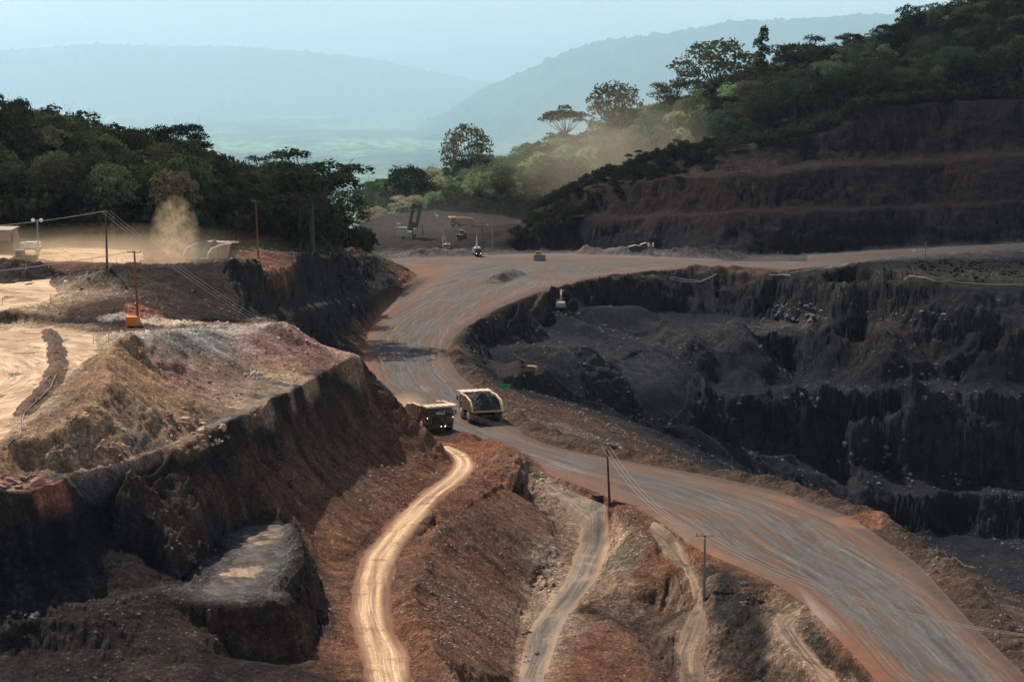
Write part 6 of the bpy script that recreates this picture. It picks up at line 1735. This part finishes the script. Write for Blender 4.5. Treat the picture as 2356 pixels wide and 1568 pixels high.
# solitary trees that stand out: x, base row, top row, distance, kind, crown width factor, colour, label
SOLO = [
 (718, 520, 338, 545, ('open', 1), 1.7, (0.022, 0.034, 0.018), 'tall open crowned tree rising over the right end of the left forest'),
 (690, 540, 372, 560, ('open', 2), 1.0, (0.022, 0.034, 0.018), 'smaller open tree touching the tall one at the right end of the left forest'),
 (800, 572, 440, 675, ('round', 2), .9, (0.022, 0.032, 0.018), 'dark tree at the very right tip of the left forest'),
 (20, 420, 210, 520, ('open', 0), .9, (0.025, 0.034, 0.018), 'tall sparse tree on the skyline at the left edge'),
 (180, 420, 250, 545, ('dead', 0), .75, (0, 0, 0), 'bare dead tree sticking out of the left forest skyline'),
 (262, 600, 505, 470, ('column', 0), 1.0, (0.05, 0.08, 0.025), 'light green shrubby tree behind the dark mound pole'),
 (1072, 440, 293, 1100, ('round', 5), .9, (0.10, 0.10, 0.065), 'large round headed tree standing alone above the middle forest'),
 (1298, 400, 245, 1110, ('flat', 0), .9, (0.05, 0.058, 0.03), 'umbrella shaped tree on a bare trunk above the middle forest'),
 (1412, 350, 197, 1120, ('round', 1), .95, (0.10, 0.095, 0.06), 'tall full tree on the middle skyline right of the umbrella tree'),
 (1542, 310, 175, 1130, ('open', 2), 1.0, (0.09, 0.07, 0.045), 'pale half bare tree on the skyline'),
 (1650, 280, 98, 1120, ('round', 2), 1.3, (0.075, 0.08, 0.05), 'broad spreading tree crowning the left shoulder of the big hill'),
 (1750, 220, 65, 1120, ('column', 1), 1.15, (0.035, 0.07, 0.025), 'narrow vine clad tree standing like a column on the skyline'),
 (1840, 210, 78, 1110, ('open', 1), 1.5, (0.045, 0.05, 0.03), 'wide spreading tree with bare limbs right of the column tree'),
 (875, 490, 420, 1000, ('dead', 1), .8, (0, 0, 0), 'small bare tree left of the dark round tree'),
 (936, 480, 387, 1010, ('round', 3), .85, (0.022, 0.036, 0.024), 'dark round tree at the left end of the middle forest'),
 (1682, 345, 262, 1010, ('flat', 0), .85, (0.045, 0.10, 0.025), 'bright green flat topped tree above the brown mound'),
 (1720, 345, 268, 1015, ('dead', 0), .6, (0, 0, 0), 'leafless pale tree beside the bright green flat topped tree'),
 (1810, 330, 232, 1000, ('round', 0), 1.2, (0.020, 0.026, 0.018), 'large dark tree in front of the hill forest'),
 (2045, 270, 175, 990, ('flat', 1), .7, (0.025, 0.045, 0.025), 'tall flat crowned tree at the foot of the hill forest'),
 (2092, 90, 15, 1150, ('round', 4), .8, (0.024, 0.04, 0.022), 'tree standing highest on the skyline notch at the right'),
]
placed = []
for x, yb, yt, D, key, wf, col, lb in SOLO:
    q = PD(x, yb, D); X_, Y_ = q[0], q[1]; z = gz(X_, Y_)
    k = -ray(x, yt)[2] / ray(x, yt)[1]; H = CAMZ - k * Y_ - z
    s = max(.4, H / PROTO[key][4])
    plant(key, X_, Y_, z, s, col, lb, None, wf)
    placed.append((X_, Y_, PROTO[key][5] * s * wf * .5))
# the forests
AREAS = [
 # polygon (world), spacing, area words, brightness, height range
 ('left', 6.6, 'left forest', .95, (.75, 1.45)),
 ('mid', 10.4, 'middle forest', 3.0, (.75, 1.15)),  # leaf colour brightened to paint the sun on this forest
 ('right', 10.8, 'hill forest', 1.35, (.75, 1.2)),
]
cand = []
hx3 = sorted((topix(*q)[0], q[1]) for q in h3 if topix(*q)[0] < 1800); hx4 = sorted((topix(*q)[0], q[1]) for q in h4)
hxs = hx3 + hx4
def hill_edge(px): return float(np.interp(px, [a for a, b in hxs], [b for a, b in hxs]))
def forest_ok(ar, x, y):
    px, py = topix(x, y, gz(x, y))
    if ar == 'left':
        yf = 480 + max(0, (px - 430)) * .33 + max(0, px - 690) * .9
        yb = yf + 125 - max(0, px - 690) * .35
        return px < 822 - max(0, (y - 560)) * .0 and yf + 4 < y < yb
    if ar == 'mid':
        if px < 838 or px > 1690: return False
        y0 = 965 if px < 1190 else 1000 + (px - 1190) * .06
        return y0 < y < 1190
    return px >= 1650 and y > hill_edge(px) + 5 and y < 1230
for ar, sp, words, br, hr in AREAS:
    y = 455.0 if ar == 'left' else 950.0
    ymax = 700 if ar == 'left' else 1235
    while y < ymax:
        x = U0 * y
        while x < U1 * y:
            jx = x + random.uniform(-.42, .42) * sp; jy = y + random.uniform(-.42, .42) * sp
            if forest_ok(ar, jx, jy) and not any(abs(jx - a) < c and abs(jy - b) < c for a, b, c in placed):
                kind = random.choices(['round', 'open', 'flat', 'column'], [.84, .11, .0, .05] if ar == 'left' else [.80, .12, .02, .06])[0]
                nk = {'round': 6, 'open': 3, 'flat': 3, 'column': 2}[kind]
                s = random.uniform(*hr) * (.80 if ar == 'left' else 1.12) * (1.12 if kind in ('flat', 'open') else 1)
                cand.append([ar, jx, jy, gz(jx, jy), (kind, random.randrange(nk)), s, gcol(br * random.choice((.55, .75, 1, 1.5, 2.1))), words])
            x += sp
        y += sp
# how much of each shows: coarse painter's pass from near to far
cw, chh = 512, 341
occ = np.zeros((chh, cw), dtype=bool); kx = cw / 2356
cand.sort(key=lambda c: c[2])
for c in cand:
    H = PROTO[c[4]][4] * c[5]; CR_ = PROTO[c[4]][5] * c[5]
    ax, ay = topix(c[1], c[2], c[3] + H); bx, by = topix(c[1], c[2], c[3] + H * .35)
    w = CR_ * FPX / c[2]
    x0, x1 = int((ax - w) * kx), int((ax + w) * kx) + 1; y0, y1 = int(ay * kx), int(by * kx) + 1
    x0, x1 = max(0, x0), min(cw, x1); y0, y1 = max(0, y0), min(chh, y1)
    if x1 <= x0 or y1 <= y0: c.append(0); continue
    sub = occ[y0:y1, x0:x1]; c.append(int((~sub).sum())); sub[:] = True
cand.sort(key=lambda c: -c[-1])
NI = 300 - len(SOLO)
indiv, rest = cand[:NI], [c for c in cand[NI:]]
KW = {'round': 'dense round crowned', 'open': 'open crowned', 'flat': 'flat topped', 'column': 'slender vine covered'}
LM = {'left': [(-400, 'at the far left edge'), (60, 'behind the hopper building'), (140, 'above the floodlight pole'), (215, 'behind the dark mound pole'), (290, 'above the rust red pole'), (370, 'behind the dust plume'), (450, 'above the terrace truck'), (540, 'left of the reddish pole'), (610, 'just right of the reddish pole'), (680, 'round the tallest tree')],
      'mid': [(700, 'at its low left end'), (930, 'above the drill rig'), (1010, 'above the pale crane'), (1060, 'under the lone round tree'), (1130, 'above the gantry'), (1210, 'left of the umbrella tree'), (1290, 'below the umbrella tree'), (1380, 'below the full skyline tree'), (1460, 'in the golden dust'), (1530, 'below the half bare tree'), (1610, 'below the broad tree')],
      'right': [(1500, 'below the column shaped tree'), (1760, 'under the wide spreading tree'), (1850, 'above the brown mound'), (1930, 'above the top bench'), (2010, 'below the skyline notch'), (2090, 'right of the skyline notch'), (2170, 'towards the right corner'), (2260, 'at the right edge')]}
seen = {}
rows_ = []
for c in indiv:
    px, py = topix(c[1], c[2], c[3] + 6)
    where = [w for a, w in LM[c[0]] if px >= a][-1]
    lum = sum(c[6]) / {'left': .95, 'mid': 3.0, 'right': 1.35}[c[0]]
    tone = 'olive' if c[6][0] > c[6][1] * .93 else ('very dark' if lum < .075 else 'dark green' if lum < .11 else 'mid green' if lum < .15 else 'bright green')
    size = 'small' if c[5] < (.8 if c[0] == 'left' else .85) else 'tall' if c[5] > (.95 if c[0] == 'left' else 1.08) else 'middling'
    rows_.append((c, where, tone, size, py))
from itertools import groupby
kf = lambda r: (r[1], r[0][0], r[2], r[3], r[0][4][0])
rows_.sort(key=kf)
ORD = ['lowest', 'second lowest', 'third from below', 'fourth from below', 'fifth from below', 'sixth from below', 'seventh from below']
for k_, g in groupby(rows_, key=kf):
    g = sorted(g, key=lambda r: -r[4])
    for q, r_ in enumerate(g):
        c, where, tone, size, py = r_
        ar, x, y, z, key, s, col, words, vis = c
        od = '' if len(g) == 1 else (ORD[q] + ' ' if q < len(g) - 1 or q == 0 else 'highest ')
        if len(g) > 1 and q >= 7: od = 'highest '
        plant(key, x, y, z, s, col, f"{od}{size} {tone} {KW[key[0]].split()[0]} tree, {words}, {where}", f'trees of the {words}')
# everything behind and below as one mass
TV = []; TF = []; TC = []; TM = []; nv0 = 0
def add_mass(key, x, y, z, s, col, thin):
    global nv0
    tV, tF, lV, lF, H, CR_ = PROTO[key]
    a = random.uniform(0, 6.28); ca, sa = math.cos(a), math.sin(a)
    nq = lF.shape[0] // thin
    v = lV.reshape(-1, 4, 3)
    st_ = random.randrange(thin)
    v = v[st_::thin][:nq]
    cen = v.mean(axis=1, keepdims=True); v = cen + (v - cen) * math.sqrt(thin) * .95
    v = v.reshape(-1, 3) * s
    w = np.stack([v[:, 0] * ca - v[:, 1] * sa + x, v[:, 0] * sa + v[:, 1] * ca + y, v[:, 2] + z], axis=1)
    TV.append(w); TF.append(np.arange(len(w)).reshape(-1, 4) + nv0); TC.append(np.tile(col, (len(w), 1))); nv0 += len(w)
for c in rest:
    add_mass(c[4], c[1], c[2], c[3], c[5], c[6], 2 if c[-1] > 0 else 5)
# brush along the forest feet
for k in range(2600):
    ar = random.choices(['left', 'mid', 'right', 'slope'], [.22, .2, .2, .38])[0]
    if ar == 'left':
        px = random.uniform(-150, 835); d0 = 480 + max(0, px - 430) * .33 + max(0, px - 690) * .8; D = d0 + random.uniform(-2, 30); s = random.uniform(.7, 2.0)
    elif ar == 'mid': px = random.uniform(838, 1250); D = random.uniform(955, 1010); s = random.uniform(.7, 1.5)
    elif ar == 'right': px = random.uniform(1640, 2500); D = hill_edge(px) + random.uniform(2, 40); s = random.uniform(.5, 1.3)
    else:
        px = random.uniform(1175, 1640); D = random.uniform(822, 1000); s = random.uniform(.45, 1.15)
    X_ = ray(px, 560)[0] / ray(px, 560)[1] * D
    z = gz(X_, D); qx, qy = topix(X_, D, z)
    if ar == 'slope':
        top = np.interp(qx, [1180, 1250, 1330, 1400, 1500, 1600, 1640], [560, 470, 445, 415, 380, 345, 350])
        lo = np.interp(qx, [1180, 1230, 1300, 1400, 1500, 1560, 1640], [575, 575, 530, 445, 400, 385, 375])
        if not (top - 12 < qy < lo + random.uniform(-10, 25)): continue
    col = gcol(.62 if ar in ('left', 'slope') else .95)
    add_mass(('bush', random.randrange(3)), X_, D, z - .3, s * 1.15, col, 1 if ar == 'slope' else 2)
# low scrub on the dark ground at the far right
for k in range(700):
    px = random.uniform(2085, 2700); py = random.uniform(603, 642) - max(0, 2200 - px) * 0; q = PZ(px, py, 1.2)
    add_mass(('bush', random.randrange(3)), q[0], q[1], gz(q[0], q[1]) - .6, random.uniform(.12, .3), (0.014, 0.015, 0.009), 2)
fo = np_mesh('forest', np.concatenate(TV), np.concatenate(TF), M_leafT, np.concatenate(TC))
tag(fo, 'continuous mass of rainforest canopy and brush behind the nearer trees', 'forest', None, 'stuff')
print('trees', len(indiv), 'rest', len(rest), 'mass faces', nv0 // 4)
# small umbrella plants on the ridge above the brown benches
for uq_, (x, y) in enumerate(sorted([(1388, 418), (1402, 410), (1447, 390), (1470, 380), (1492, 368), (1512, 362), (1548, 345), (1560, 340), (1584, 338), (1596, 336), (1214, 500), (1236, 478)])):
    q = hit(x, y)
    if q is None or q.y < 800: continue
    plant(('flat', random.randrange(3)), q.x, q.y, q.z, random.uniform(.28, .4), (0.018, 0.026, 0.014), f'{NUMW[uq_]} small dark umbrella plant from the left on the brown ridge', 'umbrella plants on the brown ridge', .8, name='small_tree')

# ------------------------------------------------------------------ dust in the air
def dust(name, c, r, dens, col, label, nscale=1.0, thr=.35, soft=1.0, seed=0.0):
    bm = bmesh.new(); bmesh.ops.create_icosphere(bm, subdivisions=3, radius=1.0)
    me = bpy.data.meshes.new(name); bm.to_mesh(me); bm.free()
    o = bpy.data.objects.new(name, me); COL.objects.link(o); o.location = c; o.scale = r
    m, nt, out = newmat(name)
    tc = N(nt, 'ShaderNodeTexCoord')
    ln = N(nt, 'ShaderNodeVectorMath', operation='LENGTH'); nt.links.new(tc.outputs['Object'], ln.inputs[0])
    fall = N(nt, 'ShaderNodeMapRange'); fall.inputs['From Min'].default_value = 1.0; fall.inputs['From Max'].default_value = .1; nt.links.new(ln.outputs['Value'], fall.inputs['Value'])
    mp = N(nt, 'ShaderNodeVectorMath', operation='MULTIPLY_ADD'); nt.links.new(tc.outputs['Object'], mp.inputs[0]); mp.inputs[1].default_value = tuple(v / max(r) for v in r); mp.inputs[2].default_value = (seed, seed * 2, 0)
    n1 = noise(nt, mp.outputs[0], 2.6 * nscale, 5, .6, .4)
    nr = N(nt, 'ShaderNodeMapRange'); nr.inputs['From Min'].default_value = thr; nr.inputs['From Max'].default_value = .72; nt.links.new(n1, nr.inputs['Value'])
    pw = N(nt, 'ShaderNodeMath', operation='POWER'); nt.links.new(fall.outputs[0], pw.inputs[0]); pw.inputs[1].default_value = soft
    mu = N(nt, 'ShaderNodeMath', operation='MULTIPLY'); nt.links.new(pw.outputs[0], mu.inputs[0]); nt.links.new(nr.outputs[0], mu.inputs[1])
    m2 = N(nt, 'ShaderNodeMath', operation='MULTIPLY'); nt.links.new(mu.outputs[0], m2.inputs[0]); m2.inputs[1].default_value = dens
    p = N(nt, 'ShaderNodeVolumePrincipled'); p.inputs['Color'].default_value = col + (1,); p.inputs['Anisotropy'].default_value = .35
    nt.links.new(m2.outputs[0], p.inputs['Density']); nt.links.new(p.outputs[0], out.inputs['Volume'])
    m.cycles.volume_step_rate = 1.0
    me.materials.append(m)
    return tag(o, label, 'dust', None, 'stuff')
q = PZ(398, 598, 33.5); dust('dust_cloud', (q[0] + .5, q[1], 38.0), (5.4, 7, 9.4), .26, (0.86, 0.66, 0.44), 'tall plume of tan dust rising left of the truck on the upper terrace', 1.9, .44, .6, 3)
q = PZ(385, 598, 33.5); dust('dust_cloud', (q[0] - 13, q[1] + 8, 34.0), (27, 14, 4.6), .06, (0.86, 0.66, 0.44), 'low tan dust rolling round the wheels of the terrace truck', 1.0, .28, .8, 7)
q = PZ(200, 590, 33.5); dust('dust_cloud', (q[0] - 5, q[1] + 10, 34), (50, 30, 6), .016, (0.86, 0.70, 0.50), 'thin veil of tan dust over the terrace before the left forest', 1.0, .3, .8, 9)
q = Vector((ta_.location.x, ta_.location.y, 0)); dust('dust_cloud', (q.x - 5.5, q.y + 9, 2.2), (5.5, 9, 4.2), .30, (0.86, 0.60, 0.40), 'brown dust thrown up behind truck number 4062', 1.2, .3, .8, 11)
dust('dust_cloud', (PD(1430, 400, 960)[0], 985, PD(1430, 380, 960)[2]), (66, 75, 38), .009, (0.95, 0.82, 0.62), 'sunlit golden dust drifting in front of the middle forest', .8, .25, 1.0, 13)
dust('dust_cloud', (PD(960, 560, 870)[0], 870, 8), (75, 90, 16), .0012, (0.85, 0.80, 0.75), 'thin dust hanging over the machines at the far junction', .8, .25, 1.0, 15)

dust('shade_cloud', (-124, 1430, 900), (260, 430, 70), .019, (0.98, 0.98, 0.98), 'soft white cloudbank, unseen, added above the hill to shade the pit and hill', 1.0, .15, .6, 21)  # out-of-view volume added for its shade on the hill and pit
